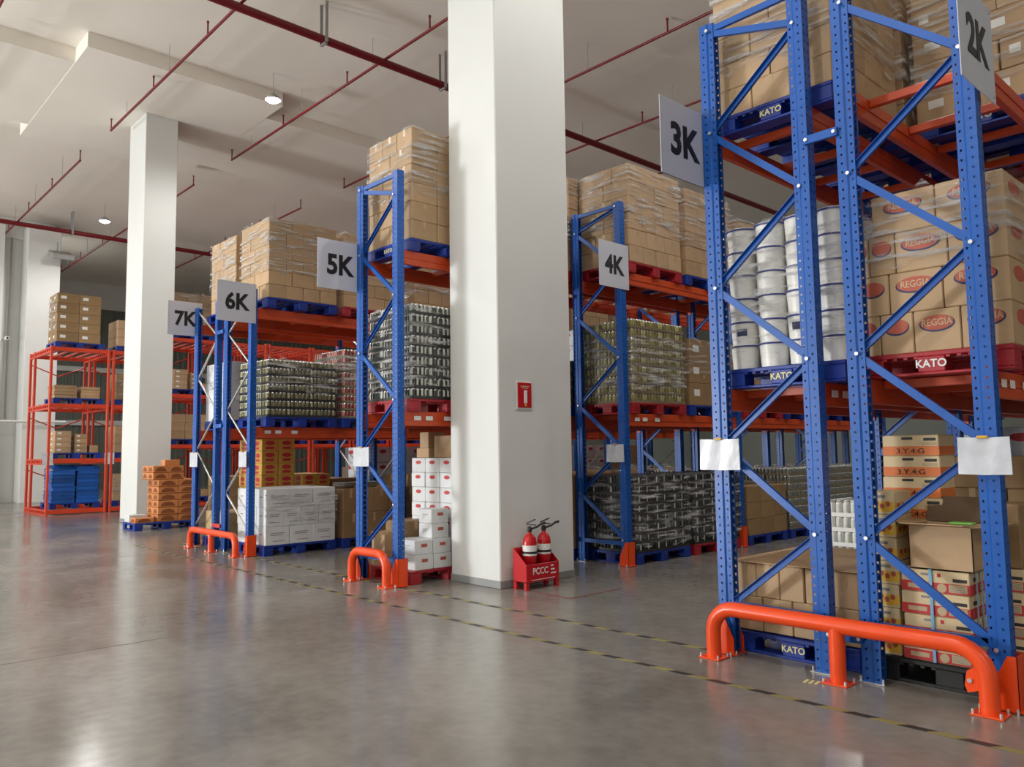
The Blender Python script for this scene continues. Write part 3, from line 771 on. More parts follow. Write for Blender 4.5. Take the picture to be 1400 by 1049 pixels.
sleeve(-7.66, -7.49, .872, 1.024, 3.405, 'white document sleeve hung on the right 6K post')
sleeve(-8.93, -8.72, .865, 1.025, 3.405, 'white document sleeve hung on the left 7K post')

# ------------------------------------------------------------------ 3K and 2K loads
a3 = (-2.215, -1.585); a2 = (-1.53, -.915)
# 3K floor, front
ph, x0, x1, y0, y1, z = load('A', '3K', *a3, YA, 0, 0, 0, 'pblue', '', True, 'kato')
stack(ph, x0, x1, y0, y1, z+.005, 2, .245, (4, 3), (5, 3), 'carton2', 'tape', full=True)
o = ob('cardboard_sheet', MB().box((0, 0, .006), (.96, 1.2, .010), .003).mesh('cardboard_sheet', M['carton']), None, H((x0+x1)/2, (y0+y1)/2, z+.005+.49/S)); tag(o, 'flat cardboard sheet covering the cartons on 3K floor front pallet', 'cardboard sheet')
ph, x0, x1, y0, y1, z = load('A', '3K', *a3, YA, 0, 1, 0, 'pblue', '', True)
stack(ph, x0+.27, x1, y0, y1, z, 2, .31, (2, 3), (2, 4), 'carton', 'tape', full=True)
trays(ph, x0-.01, x0+.25, y0+.02, y0+.5, z, 7, 1, 2, 'canpale', 'whiteprint', 'paper', 'white milk', .125, True)
# 3K middle: white buckets
ph, x0, x1, y0, y1, z = load('A', '3K', *a3, YA, 0, 0, 1, 'pblue', '', True, 'kato')
bod = MB().lathe([(.0, .0), (.098, 0), (.0982, .001), (.0983, .003), (.1078, .163), (.108, .166), (.108, .17)], 24).mesh('bucket_body', M['bucket'])
rim = MB().lathe([(.108, .168), (.1165, .168), (.1165, .180), (.108, .180)], 24).mesh('blue_rim', M['rim'])
lid = MB().lathe([(.0, .188), (.104, .188), (.113, .183), (.113, .176)], 24).mesh('lid', M['bucket'])
blab = MB()
for k in range(5):
    a = -PI/2-.3+k*.15; b = a+.15
    blab.add([(.1035*math.cos(a), .1035*math.sin(a), .07), (.1035*math.cos(b), .1035*math.sin(b), .07), (.107*math.cos(b), .107*math.sin(b), .125), (.107*math.cos(a), .107*math.sin(a), .125)], [(0, 1, 2, 3)])
blab = blab.mesh('printed_label', M['navyprint'])
pb = thing('bucket', 'proto', 'bucket'); ob('bucket_body', bod, pb); r_ = ob('lid', lid, pb); ob('blue_rim', rim, r_)
bx = [x0+.075+i*(x1-x0-.15)/3 for i in range(4)]; first = True
for k in range(6):
    for j in range(5):
        for i in range(4):
            if not (j <= 1 or i == 3 or k == 5): continue
            lb = 'white lidded bucket, %s tier, %s row back, %s from left, 3K middle level' % ('top' if k == 5 else ORD[k], NTH[j], NTH[i])
            loc = (bx[i]*S+random.uniform(-.006, .006), (y0+.078+j*(y1-y0-.156)/4)*S, z*S+.002+k*.181)
            if first: o = pb; o.location = loc; tag(o, lb, 'bucket'); first = False
            else: o = copy_tree(pb, loc, random.uniform(-.4, .4), lb)
            o['group'] = 'white buckets on the 3K middle level'
            if j == 0 and k < 2 and i in (0, 2) and o is not pb: ob('printed_label', blab, o, (0, 0, 0), (0, 0, random.uniform(-.7, .7)))
LABELS.pop('proto', None)
wrap(ph, x0, x1, y0, y1, z+.05, z+.735)
ph, x0, x1, y0, y1, z = load('A', '3K', *a3, YA, 0, 1, 1, 'pred', '', True)
stack(ph, x0, x1, y0, y1, z, 4, .25, (2, 3), (3, 3), 'carton', 'tape')
wrap(ph, x0, x1, y0, y1, z+.2, z+.67)
# 3K top
for i in (0, 1):
    ph, x0, x1, y0, y1, z = load('A', '3K', *a3, YA, 0, i, 2, 'pblue', '', True, 'kato')
    stack(ph, x0, x1, y0, y1, z, 6, .215, (3, 3), (2, 4), 'carton2' if i == 0 else 'carton', 'tape')
    wrap(ph, x0, x1, y0, y1, z+(.22 if i == 0 else .3), z+.86)
# 2K floor, front: black pallet and noodle cartons
ph, x0, x1, y0, y1, z = load('A', '2K', *a2, YA, 0, 0, 0, 'pblack', '', True)
strapm = {}
def bundle(xc, yc, z, w, d, h, n, m, style, phrase, strap=None):
    for k in range(n):
        carton(xc+random.uniform(-.006, .006), yc, z+k*h/S, w, d, h-.002, m, style, '%s %s carton, %s, %s' % (SW[style], CW[m], 'top of pile' if k == n-1 and n > 1 else ORD[k]+' up', phrase), random.uniform(-.02, .02), 'cartons, '+phrase)
    if strap:
        hh = n*h; mb = MB()
        for dx in strap:
            mb.span(dx-.009, dx+.009, -d/2-.012, -d/2-.009, 0, hh+.004); mb.span(dx-.009, dx+.009, -d/2-.012, d/2+.012, hh+.003, hh+.006)
        for q in (-.2, .12):
            mb.span(w/2+.010, w/2+.013, q*d-.009, q*d+.009, 0, hh)
        o = ob('packing_strap', mb.mesh('packing_strap', M['strap']), None, H(xc, yc, z)); tag(o, 'pale blue strap round the cartons, %s' % phrase, 'strap')
bundle(-1.265, y0+.105, z, .40, .30, .142, 4, 'cream', 'noodle', 'front pile on 2K floor black pallet', (-.02,))
bundle(-1.13, y0+.34, z, .40, .30, .142, 4, 'cream', 'noodle', 'second pile back on 2K floor black pallet')
bundle(-1.42, y0+.335, z, .37, .29, .142, 10, 'cream', 'noodleo', 'tall rear left pile on 2K floor black pallet')
bundle(-1.47, y0+.10, z, .18, .28, .150, 7, 'cream', 'yellowp', 'front left pile on 2K floor black pallet')
bundle(-1.40, y0+.60, z, .36, .30, .150, 6, 'cream', 'yellowp', 'rearmost left pile on 2K floor black pallet')
# open carton on the front pile
t = thing('open_carton', 'open tan carton with raised flaps and lime film on the strapped noodle cartons', 'open carton', H(-1.235, y0+.11, z+.572/S))
w, d, h = .37, .32, .27; mb = MB()
mb.span(-w/2, w/2, -d/2, -d/2+.005, 0, h); mb.span(-w/2, w/2, d/2-.005, d/2, 0, h); mb.span(-w/2, -w/2+.005, -d/2, d/2, 0, h); mb.span(w/2-.005, w/2, -d/2, d/2, 0, h); mb.span(-w/2, w/2, -d/2, d/2, 0, .005)
ob('carton_body', mb.mesh('carton_body', M['carton2']), t)
ob('flap', MB().box((0, -.075, 0), (w, .15, .004)).mesh('flap', M['carton2']), t, (0, -d/2, h), (-.15, 0, 0))
ob('flap', MB().box((.075, 0, 0), (.15, d, .004)).mesh('flap', M['carton2']), t, (w/2, 0, h), (0, -.12, 0))
ob('flap', MB().box((-.075, 0, 0), (.15, d, .004)).mesh('flap', M['carton2']), t, (-w/2, 0, h), (0, .25, 0))
ob('flap', MB().box((0, .09, 0), (w, .17, .004)).mesh('flap', M['inside']), t, (0, d/2, h), (1.25, 0, 0))
ob('film_scrap', MB().box((.10, -.05, .016), (.14, .08, .014), .005).mesh('film_scrap', M['lime']), t, (0, 0, h))
# tall brown flap box behind it
carton(-1.13, y0+.34, z+.568/S+.002, .38, .29, .40, 'carton3', None, 'dark-fronted plain brown carton standing behind the open carton, 2K floor')
# 2K middle: cartons with oval emblems on red pallet
ph, x0, x1, y0, y1, z = load('A', '2K', *a2, YA, 0, 0, 1, 'pred', '', True, 'katow')
rows = [[.15, .21, .28, .28], [.22, .33, .37], [.10, .17, .32, .33], [.13, .40, .39]]
hh = .268
for k, r in enumerate(rows):
    tot = sum(r); X = 0
    for i, w in enumerate(r):
        w2 = w/tot*(x1-x0)*S
        if not (k == 3 and i == 0):
            carton(x0+(X+w2/2)/S, y0+.14, z+k*hh/S, w2-.006, .41, hh-.002, 'carton2', 'reggia', 'tan carton with red oval emblem, %s, %s from left, 2K middle level end face' % (ORD[k]+' row', NTH[i]))
        X += w2
    for j in (1, 2):
        carton(x1-.11, y0+.14+j*.275, z+k*hh/S, .33, .405, hh-.002, 'carton2', 'reggia', 'tan carton with red oval emblem, %s, %s back on aisle face, 2K middle level' % (ORD[k]+' row', NTH[j]))
wrap(ph, x0, x1, y0, y1, z+.38, z+.72)
ph, x0, x1, y0, y1, z = load('A', '2K', *a2, YA, 0, 1, 1, 'pblue', '', True)
stack(ph, x0, x1, y0, y1, z, 4, .25, (2, 3), (3, 3), 'carton3', 'tape')
# 2K floor, second: green-panelled cartons, plain ones above
ph, x0, x1, y0, y1, z = load('A', '2K', *a2, YA, 0, 1, 0, 'pblue', '', True)
stack(ph, x0, x1, y0, y1, z, 3, .26, (2, 3), (2, 3), 'carton', 'green')
stack('upper '+ph, x0, x1, y0+.03, y1, z+.78/S, 2, .24, (2, 3), (3, 3), 'carton3', 'tape')
# 2K top, second
ph, x0, x1, y0, y1, z = load('A', '2K', *a2, YA, 0, 1, 2, 'pblue', '', True, 'kato')
stack(ph, x0, x1, y0, y1, z, 5, .24, (2, 3), (3, 3), 'carton2', 'label'); wrap(ph, x0, x1, y0, y1, z+.1, z+.8)
rnd = random.Random(5)
def generic(row, nm, x0, x1, Y, k, i, lev, full=False, kind=None):
    pc = rnd.choice(['pblue', 'pblue', 'pred']); ph, a, b, c, d, z = load(row, nm, x0, x1, Y, k, i, lev, pc, '')
    kd = kind or rnd.choice(['carton', 'carton', 'carton3', 'carton3', 'carton2'])
    hmax = 1.05 if lev < 2 else 1.2
    if kd.startswith('can'): trays(ph, a, b, c, d, z, 8, 2, 3, *{'canx': ('cangrey', 'cangrey', 'tray', 'grey drink'), 'cany': ('canyellow', 'cangold', 'tray', 'olive'), 'cand': ('canblack', 'canpale', 'traydark', 'black drink')}[kd], .125, full)
    else:
        h = rnd.choice([.24, .27, .3]); A = rnd.choice([(2, 3), (3, 3)]); stack(ph, a, b, c, d, z, int(hmax/h), h, A, (3, 3) if A == (2, 3) else (2, 4), kd, 'tape' if rnd.random() < .5 else None)
        if rnd.random() < .5: wrap(ph, a, b, c, d, z+.25, z+hmax/S*.95)
for i in (0, 1):
    for l_ in (1, 2): generic('A', '3K', *a3, YA, 1, i, l_)
    ph, x0, x1, y0, y1, z = load('A', '3K', *a3, YA, 1, i, 0, 'pblue', ''); stack(ph, x0, x1, y0, y1, z, 3+i*2, .29, (2, 3), (3, 3), ('carton3', 'white')[i], None)
    for l_ in (1, 2): generic('A', '2K', *a2, YA, 1, i, l_)
for i in (0, 1):
    ph, x0, x1, y0, y1, z = load('A', '2K', *a2, YA, 1, i, 0, 'pblue', ''); stack(ph, x0, x1, y0, y1, z, 5, .3, (2, 3), (3, 3), ('white', 'carton3')[i], ('whitered', None)[i])
# ------------------------------------------------------------------ 5K and 4K loads
b5 = (-5.56, -4.955); b4 = (-4.935, -4.335)
ph, x0, x1, y0, y1, z = load('B', '5K', *b5, YB5, 0, 0, 0, 'pred', '', True)
stack(ph, x0+.34, x1-.01, y0+.03, y0+.38, z, 2, .17, (1, 2), (1, 2), 'white', 'whitelab', full=True, jit=.01)
stack('right '+ph, x0+.40, x1-.03, y0+.21, y0+.38, z+.34/S, 2, .17, (1, 1), (1, 1), 'white', 'whitelab', full=True, jit=.012)
stack('rear '+ph, x0+.01, x1-.02, y0+.42, y1, z, 7, .182, (3, 2), (3, 2), 'white', 'whitered')
for q, (dx, w, h) in enumerate(((.14, .26, .12), (.16, .18, .2), (.42, .36, .27))):
    carton(x0+dx, y0+.53, z+1.276/S+(.12/S if q == 1 else 0), w, .26, h, 'carton', None, '%s loose brown carton on the tall white pile, 5K floor front pallet' % ('flat', 'small upright', 'large')[q])
stack('left pile '+ph, x0+.03, x0+.30, y0+.14, y0+.38, z, 2, .26, (1, 1), (1, 1), 'carton3', 'tape', full=True)
t = ob('paper_sack', MB().poly([(-.13, -.05, 0), (.13, -.05, 0), (.14, -.06, .38), (.10, -.05, .36), (0, -.05, .41), (-.10, -.05, .37), (-.14, -.06, .40)], (0, .11, 0)).mesh('paper_sack', M['carton2']), None, H(x0+.13, y0+.045, z)); tag(t, 'crumpled open brown paper sack standing on red pallet under 5K', 'paper sack')
ph, x0, x1, y0, y1, z = load('B', '5K', *b5, YB5, 0, 1, 0, 'pblue', '', True)
stack(ph, x0, x1, y0, y1, z, 5, .245, (3, 3), (3, 3), 'white', 'whitered', full=True)
ph, x0, x1, y0, y1, z = load('B', '5K', *b5, YB5, 0, 0, 1, 'pred', '', True)
trays(ph, x0, x1, y0, y1, z, 9, 3, 3, 'candark', 'canpale', 'traydark', 'black-white drink'); wrap(ph, x0, x1, y0, y1, z+.1, z+.74)
ph, x0, x1, y0, y1, z = load('B', '5K', *b5, YB5, 0, 0, 2, 'pblue', '', True, 'kato')
stack(ph, x0, x1, y0, y1, z, 6, .225, (2, 3), (3, 3), 'carton2', 'tape'); wrap(ph, x0, x1, y0, y1, z+.35, z+.89)
generic('B', '5K', *b5, YB5, 0, 1, 1, kind='carton'); generic('B', '5K', *b5, YB5, 0, 1, 2, kind='carton')
# 5K second bay, seen between the column and 4K
ph, x0, x1, y0, y1, z = load('B', '5K', *b5, YB5, 1, 0, 0, 'pblue', ''); stack(ph, x0, x1, y0, y1, z, 4, .25, (2, 3), (3, 3), 'carton3', None)
ph, x0, x1, y0, y1, z = load('B', '5K', *b5, YB5, 1, 0, 1, 'pblue', ''); trays(ph, x0, x1, y0, y1, z, 5, 3, 3, 'canblack', 'canpale', 'traydark', 'black drink')
stack('over cans, '+ph, x0, x1, y0+.05, y1, z+.625/S, 2, .22, (3, 3), (3, 3), 'white', 'whitered')
ph, x0, x1, y0, y1, z = load('B', '5K', *b5, YB5, 1, 0, 2, 'pred', ''); stack(ph, x0, x1, y0, y1, z, 6, .225, (2, 3), (3, 3), 'carton', 'tape'); wrap(ph, x0, x1, y0, y1, z+.3, z+.9)
# 4K
ph, x0, x1, y0, y1, z = load('B', '4K', *b4, YB4, 0, 0, 0, 'pblue', '', True)
trays(ph, x0, x1, y0, y1, z, 8, 3, 3, 'canblack', 'canpale', 'traydark', 'black drink', full=True); wrap(ph, x0, x1, y0, y1, z+.05, z+.64)
ph, x0, x1, y0, y1, z = load('B', '4K', *b4, YB4, 0, 0, 1, 'pred', '', True)
trays(ph, x0, x1, y0, y1, z, 9, 2, 3, 'canyellow', 'cangold', 'tray', 'olive yellow'); wrap(ph, x0, x1, y0, y1, z+.12, z+.6)
ph, x0, x1, y0, y1, z = load('B', '4K', *b4, YB4, 0, 0, 2, 'pred', '', True)
stack(ph, x0, x1, y0, y1, z, 6, .225, (2, 4), (3, 3), 'carton2', 'tape'); wrap(ph, x0, x1, y0, y1, z+.33, z+.9)
ph, x0, x1, y0, y1, z = load('B', '4K', *b4, YB4, 0, 1, 0, 'pred', '', True)
trays(ph, x0, x1, y0, y1, z, 8, 3, 3, 'canblack', 'canpale', 'traydark', 'black drink', full=True); wrap(ph, x0, x1, y0, y1, z+.05, z+.64)
ph, x0, x1, y0, y1, z = load('B', '4K', *b4, YB4, 0, 1, 1, 'pblue', '', True)
stack(ph, x0, x1, y0, y1, z, 3, .32, (2, 2), (2, 2), 'carton3', 'label'); wrap(ph, x0, x1, y0, y1, z+.3, z+.6)
ph, x0, x1, y0, y1, z = load('B', '4K', *b4, YB4, 0, 1, 2, 'pblue', '', True)
stack(ph, x0, x1, y0, y1, z, 6, .215, (2, 3), (3, 3), 'carton', 'tape'); wrap(ph, x0, x1, y0, y1, z+.3, z+.86)
ph, x0, x1, y0, y1, z = load('B', '4K', *b4, YB4, 1, 0, 0, 'pblue', '', True); stack(ph, x0, x1, y0, y1, z, 3, .25, (2, 3), (3, 3), 'carton3', None, full=True)
generic('B', '4K', *b4, YB4, 1, 0, 1, kind='carton'); generic('B', '4K', *b4, YB4, 1, 0, 2, kind='carton')
for k, i in ((1, 1), (2, 0), (2, 1)):
    generic('B', '4K', *b4, YB4, k, i, 0, True, 'canx'); generic('B', '4K', *b4, YB4, k, i, 1, kind='carton3'); generic('B', '4K', *b4, YB4, k, i, 2, kind='carton')
for k, i in ((2, 0), (2, 1), (3, 0), (3, 1)): generic('B', '5K', *b5, YB5, k, i, 0, True, 'canx')
# ------------------------------------------------------------------ 6K and 7K loads
c6 = (-8.05, -7.40); c7 = (-8.93, -8.30)
ph, x0, x1, y0, y1, z = load('C', '6K', *c6, YC, 0, 0, 0, 'pblue', '', True, 'kato')
stack(ph, x0, x1, y0, y1, z, 3, .275, (3, 3), (3, 4), 'white', 'whitetext', full=True)
wrap(ph, x0, x1, y0, y1, z+.2, z+.5, 's')
ph, x0, x1, y0, y1, z = load('C', '6K', *c6, YC, 0, 1, 0, 'pblue', '', True)
stack(ph, x0, x1, y0, y1, z, 2, .39, (2, 3), (3, 4), 'carton3', 'tape', full=True)
basin = MB().lathe([(0, 0), (.15, 0), (.19, .05), (.20, .052), (.20, .056), (.185, .055), (.145, .006), (0, .006)], 24).mesh('steel_basin', M['steel'])
for q, (dx, dy, n_) in enumerate(((.48, .12, 2), (.45, .42, 2))):
    for r in range(n_):
        o = ob('steel_basin', basin, None, H(x0+dx, y0+dy, z+.785/S+r*.02)); tag(o, 'shiny steel basin, %s of the %s pair lying on the brown cartons under 6K' % (('lower', 'upper')[r], ('nearer', 'farther')[q]), 'basin')
ph, x0, x1, y0, y1, z = load('C', '6K', *c6, YC, 0, 0, 1, 'pblue', '', True)
trays(ph, x0, x1, y0, y1, z, 7, 2, 3, 'canolive', 'cangold', 'traydark', 'dark olive'); wrap(ph, x0, x1, y0, y1, z+.25, z+.58, 's')
ph, x0, x1, y0, y1, z = load('C', '6K', *c6, YC, 0, 1, 1, 'pblue', '', True)
trays(ph, x0, x1, y0, y1, z, 9, 2, 3, 'canred', 'cansalmon', 'tray', 'dark red'); wrap(ph, x0, x1, y0, y1, z+.3, z+.68)
ph, x0, x1, y0, y1, z = load('C', '6K', *c6, YC, 0, 0, 2, 'pblue', '', True)
stack(ph, x0, x1, y0, y1, z, 6, .205, (3, 4), (2, 3), 'carton2', 'tape'); wrap(ph, x0, x1, y0, y1, z+.28, z+.82)
ph, x0, x1, y0, y1, z = load('C', '6K', *c6, YC, 0, 1, 2, 'pred', '', True)
stack(ph, x0, x1, y0, y1, z, 6, .205, (2, 3), (3, 4), 'carton', 'tape'); wrap(ph, x0, x1, y0, y1, z+.3, z+.82)
ph, x0, x1, y0, y1, z = load('C', '7K', *c7, YC, 0, 0, 0, 'pblue', '', True)
stack(ph, x0+.05, x1, y0, y0+.33, z, 1, .42, (2, 1), (2, 1), 'crate', None, full=True)
stack('rear '+ph, x0+.05, x1, y0+.38, y1, z, 8, .2, (3, 2), (2, 2), 'yellow', 'yred', full=True)
ph, x0, x1, y0, y1, z = load('C', '7K', *c7, YC, 0, 1, 0, 'pblue', '', True)
stack(ph, x0+.05, x1, y0, y0+.36, z, 5, .2, (3, 2), (2, 2), 'yellow', 'yred', full=True)
stack('rear '+ph, x0+.05, x1, y0+.4, y1, z, 3, .3, (2, 2), (2, 2), 'carton3', None, full=True)
ph, x0, x1, y0, y1, z = load('C', '7K', *c7, YC, 0, 0, 1, 'pblue', '', True)
stack(ph, x0, x1, y0, y1, z, 3, .32, (2, 2), (2, 2), 'white', None); wrap(ph, x0, x1, y0, y1, z+.3, z+.62, 'f')
ph, x0, x1, y0, y1, z = load('C', '7K', *c7, YC, 0, 0, 2, 'pblue', '', True)
stack(ph, x0+.1, x1+.12, y0, y1, z, 5, .24, (3, 3), (2, 3), 'carton2', 'tape'); wrap(ph, x0+.1, x1+.12, y0, y1, z+.2, z+.78, 'f')
for k, i in ((1, 0), (1, 1), (2, 0), (2, 1), (3, 0), (3, 1)):
    ph, x0, x1, y0, y1, z = load('C', '7K', *c7, YC, k, i, 0, 'pblue', ''); stack(ph, x0, x1, y0, y1, z, 5, .29, (2, 3), (3, 3), 'white' if (k+i) % 2 else 'carton', 'whitered' if (k+i) % 2 else None, full=True)
for k in (1, 2, 3):
    for i in (0, 1):
        generic('C', '6K', *c6, YC, k, i, 0, True, 'carton3' if k == 1 else 'carton'); generic('C', '6K', *c6, YC, k, i, 1, kind='carton'); generic('C', '6K', *c6, YC, k, i, 2, kind='carton')
# ------------------------------------------------------------------ pallet of orange cartons before the far column
pallet(-11.425, 3.975, 0, 'pblue', 'before the far column, under the orange cartons', True, 'katow').scale = (.775, 1.06, 1)
P_ = 'orange pile by far column'
stack(P_, -11.63, -11.2, 3.85, 4.39, .1, 6, .142, (2, 2), (2, 2), 'orangebox', 'fan', full=True)
stack('upper '+P_, -11.63, -11.22, 3.78, 4.2, .1+.852/S, 2, .142, (2, 2), (2, 2), 'orangebox', 'fan', full=True)
carton(-11.33, 4.05, .1+1.136/S, .22, .30, .12, 'orangebox', None, 'single plain orange carton lying on top of the orange pile by far column')
carton(-11.29, 3.68, .1, .28, .36, .10, 'orangebox', 'fan', 'flat orange carton lying alone at front of the pallet by far column')
carton(-11.56, 3.68, .1, .30, .34, .14, 'white', 'whitetext', 'white carton with purple print at front left of the orange carton pallet')
for q, y in enumerate((4.72, 5.6)):
    pallet(-11.4, y+.4, 0, 'pblue', 'on the floor behind the orange cartons, %s one' % ('nearer', 'farther')[q], False)
    stack('%s floor pallet behind orange cartons' % ('nearer', 'farther')[q], -11.7, -11.1, y+.01, y+.79, .1, 4, .22, (2, 3), (3, 3), 'carton3', None, full=True)
# ------------------------------------------------------------------ red stacking rack along the far side
def RZ(k): return (.14, 1.44, 2.88, 4.36) if k < 2 else (.14, 1.80, 3.24, 4.86)
def red_bay(k):
    y = 3.4+k*1.0; t = thing('red_storage_rack', 'orange-red three-level storage rack bay, %s bay from the near end of far row' % NTH[k], 'storage rack', H(-16.1, y+.5, 0))
    if k == 0:
        h = 2.92*S; red_bay.post = MB().span(-.04, .04, -.03, .03, 0, h, .005).mesh('post', M['redrack'])
        red_bay.tall = MB().span(-.045, .045, -.03, .03, 0, 3.27*S, .005).mesh('post', M['redrack'])
        red_bay.ry = MB().span(-.03, .03, -.70, .70, -.11, 0, .004).mesh('front_rail', M['redrack'])
        em = MB().span(-1.10, 1.10, -.02, .02, -.15, -.11).span(-1.10, 1.10, -.02, .02, -.04, 0)
        for q in range(12): em.span(-1.08+q*.193, -1.02+q*.193, -.02, .02, -.112, -.038)
        red_bay.rx = em.mesh('end_rail', M['redrack'])
        red_bay.sl = MB().span(-1.08, 1.08, -.03, .03, -.05, -.003).mesh('deck_bar', M['redrack'])
        red_bay.br = MB().tube([(0, -.68, 0), (0, 0, -.28), (0, .68, 0)], .018, 6).mesh('brace', M['redrack'])
    for x in (-1.125, 1.125, -.62):
        for yy in (-.69, .69): ob('post', red_bay.post if k < 2 else red_bay.tall, t, (x, yy, 0))
    for i, z in enumerate(RZ(k)):
        for x in (-1.125, 1.125): ob('front_rail', red_bay.ry, t, (x, 0, z))
        for yy in (-.69, .69): ob('end_rail', red_bay.rx, t, (0, yy, z))
        if i:
            for yy in (-.42, -.14, .14, .42): ob('deck_bar', red_bay.sl, t, (0, yy, z))
            ob('brace', red_bay.br, t, (-1.1, 0, z-.3))
NB = 8
for k in range(NB): red_bay(k)
def eload(k, lev, what, pc='pblue'):
    z = RZ(k)[lev]/S+.004; y0 = 3.4+k+.1; ph = 'red rack %s bay, %s' % (NTH[k], ('floor', 'lower shelf', 'upper shelf', 'top')[lev])
    pallet(-15.72, y0+.4, z, pc, 'under the load in the far %s' % ph); z += .1
    a, b, c, d = -16.0, -15.43, y0+.02, y0+.78
    if what == 'tall': stack(ph, a, b, c, d-.05, z, 5, .26, (2, 2), (2, 2), 'carton3', 'label'); wrap(ph, a, b, c, d-.05, z+.2, z+.84, 'f')
    elif what == 'flat':
        stack('left pile '+ph, a+.1, b-.02, c, c+.36, z, 4, .085, (1, 1), (1, 1), 'carton', None, True, jit=.012)
        stack('right pile '+ph, a+.1, b-.02, c+.43, d-.02, z, 4, .08, (1, 1), (1, 1), 'carton', None, True, jit=.012)
    elif what == 'piles':
        stack('left pile '+ph, a+.2, b-.04, c+.04, c+.30, z, 4, .145, (1, 1), (1, 1), 'carton2', 'label', True); stack('right pile '+ph, a+.2, b-.04, c+.36, c+.56, z, 4, .125, (1, 1), (1, 1), 'carton', 'label', True)
        stack('low pile '+ph, a+.3, b-.04, c+.6, c+.74, z, 1, .2, (1, 1), (1, 1), 'carton', None, True)
    elif what == 'crates':
        cm = MB(); cm.span(-.40, .40, -.27, .27, 0, .012)
        for q in ((-.4, .4, -.27, -.255), (-.4, .4, .255, .27), (-.4, -.385, -.27, .27), (.385, .4, -.27, .27)): cm.span(*q, 0, .10, .003)
        cm.span(-.415, .415, -.285, -.27, .085, .104).span(.4, .415, -.285, .285, .085, .104).span(-.415, -.4, -.285, .285, .085, .104).span(-.415, .415, .27, .285, .085, .104)
        cme = cm.mesh('plastic_crate', M['crateblue'])
        for i_, (yy, n_) in enumerate(((c+.2, 8), (c+.585, 9))):
            for r in range(n_):
                o = ob('plastic_crate', cme, None, ((a+b)/2*S+random.uniform(-.01, .01), yy*S+random.uniform(-.008, .008), z*S+r*.105), (0, 0, random.uniform(-.02, .02)))
                tag(o, 'blue plastic crate, %s up in the %s pile, floor of the first red rack bay' % (ORD[r], ('left', 'right')[i_]), 'crate')
        n = 12; vs = []
        for i_ in range(n+1):
            for j_ in range(n+1):
                u, v = i_/n, j_/n; ed = max(abs(u-.5), abs(v-.5))*2
                vs.append((((a+b)/2)*S+(u-.5)*.84, (c+.39)*S+(v-.5)*1.16, z*S+.96+.03*math.sin(u*9+v*5)-(.10*max(0, ed-.86)/.14)))
        mb = MB(); mb.add(vs, [(i_*(n+1)+j_, i_*(n+1)+j_+1, (i_+1)*(n+1)+j_+1, (i_+1)*(n+1)+j_) for i_ in range(n) for j_ in range(n)], 0, True)
        o = ob('tarpaulin', mb.mesh('tarpaulin', M['crateblue'])); tag(o, 'blue plastic sheet draped over the crate piles in the first red rack bay', 'tarpaulin')
    else:
        stack(ph, a, b, c, d, z, what, .24, (2, 3), (2, 3), rnd.choice(['carton', 'carton3', 'carton2']), None)
        if rnd.random() < .6 or what == 5: wrap(ph, a, b, c, d, z+.05, z+what*.24/S, 's')
eload(0, 0, 'crates'); eload(0, 1, 'piles'); eload(0, 2, 'flat'); eload(0, 3, 'tall')
for k in range(1, NB):
    for l_ in range(4):
        w_ = rnd.choice([2, 3, 3, 'piles', 'flat']) if l_ < 3 else rnd.choice([2, 3, 3])
        if l_ < 3 or k in (1, 2): eload(k, l_, 5 if (k, l_) == (2, 3) else w_)
for q, (y, lb) in enumerate(((3.38, 'first'), (4.36, 'second'))):
    t = thing('document_sleeve', 'white document sleeve on the %s front post of the far red rack' % lb, 'document sleeve', H(-15.33, y+.05, .96))
    ob('paper_sheet', MB().box((0, 0, 0), (.004, .22, .28)).mesh('paper_sheet', M['paper']), t); ob('clear_pocket', MB().box((.005, 0, 0), (.003, .24, .31)).mesh('clear_pocket', M['bag']), t)

# ------------------------------------------------------------------ fire extinguishers, alarm panel
t = thing('extinguisher_stand', 'red sheet-metal extinguisher stand lettered in white at foot of the column', 'extinguisher stand', H(-4.29, 4.145, 0))
hw = .25; dx = .22
ob('back_plate', MB().span(.01, .016, -hw, hw, .05, .44, .002).mesh('back_plate', M['fire']), t)
for s_ in (-1, 1): ob('side_plate', MB().poly([(.016, s_*hw, .08), (dx, s_*hw, .08), (dx, s_*hw, .27), (.016, s_*hw, .44)], (0, -s_*.005, 0)).mesh('side_plate', M['fire']), t)
fp = ob('front_plate', MB().span(dx-.005, dx+.002, -hw, hw, .08, .27, .002).mesh('front_plate', M['fire']), t)
ob('lettering', T['pccc'], fp, (dx+.003, -.04, .19), (PI/2, 0, PI/2))
lm = MB().span(dx+.002, dx+.004, -.18, .18, .10, .106)
for q in range(3): lm.span(dx+.002, dx+.004, .12, .20-.02*q, .145+q*.04, .16+q*.04)
ob('lettering', lm.mesh('lettering', M['whiteprint']), fp)
ob('shelf', MB().span(.012, dx, -hw, hw, .08, .086).mesh('shelf', M['fire']), t)
for x in (.035, dx-.025):
    for s_ in (-1, 1): ob('leg', MB().span(x-.022, x+.022, s_*(hw-.045), s_*hw, 0, .09, .002).mesh('leg', M['fire']), t)
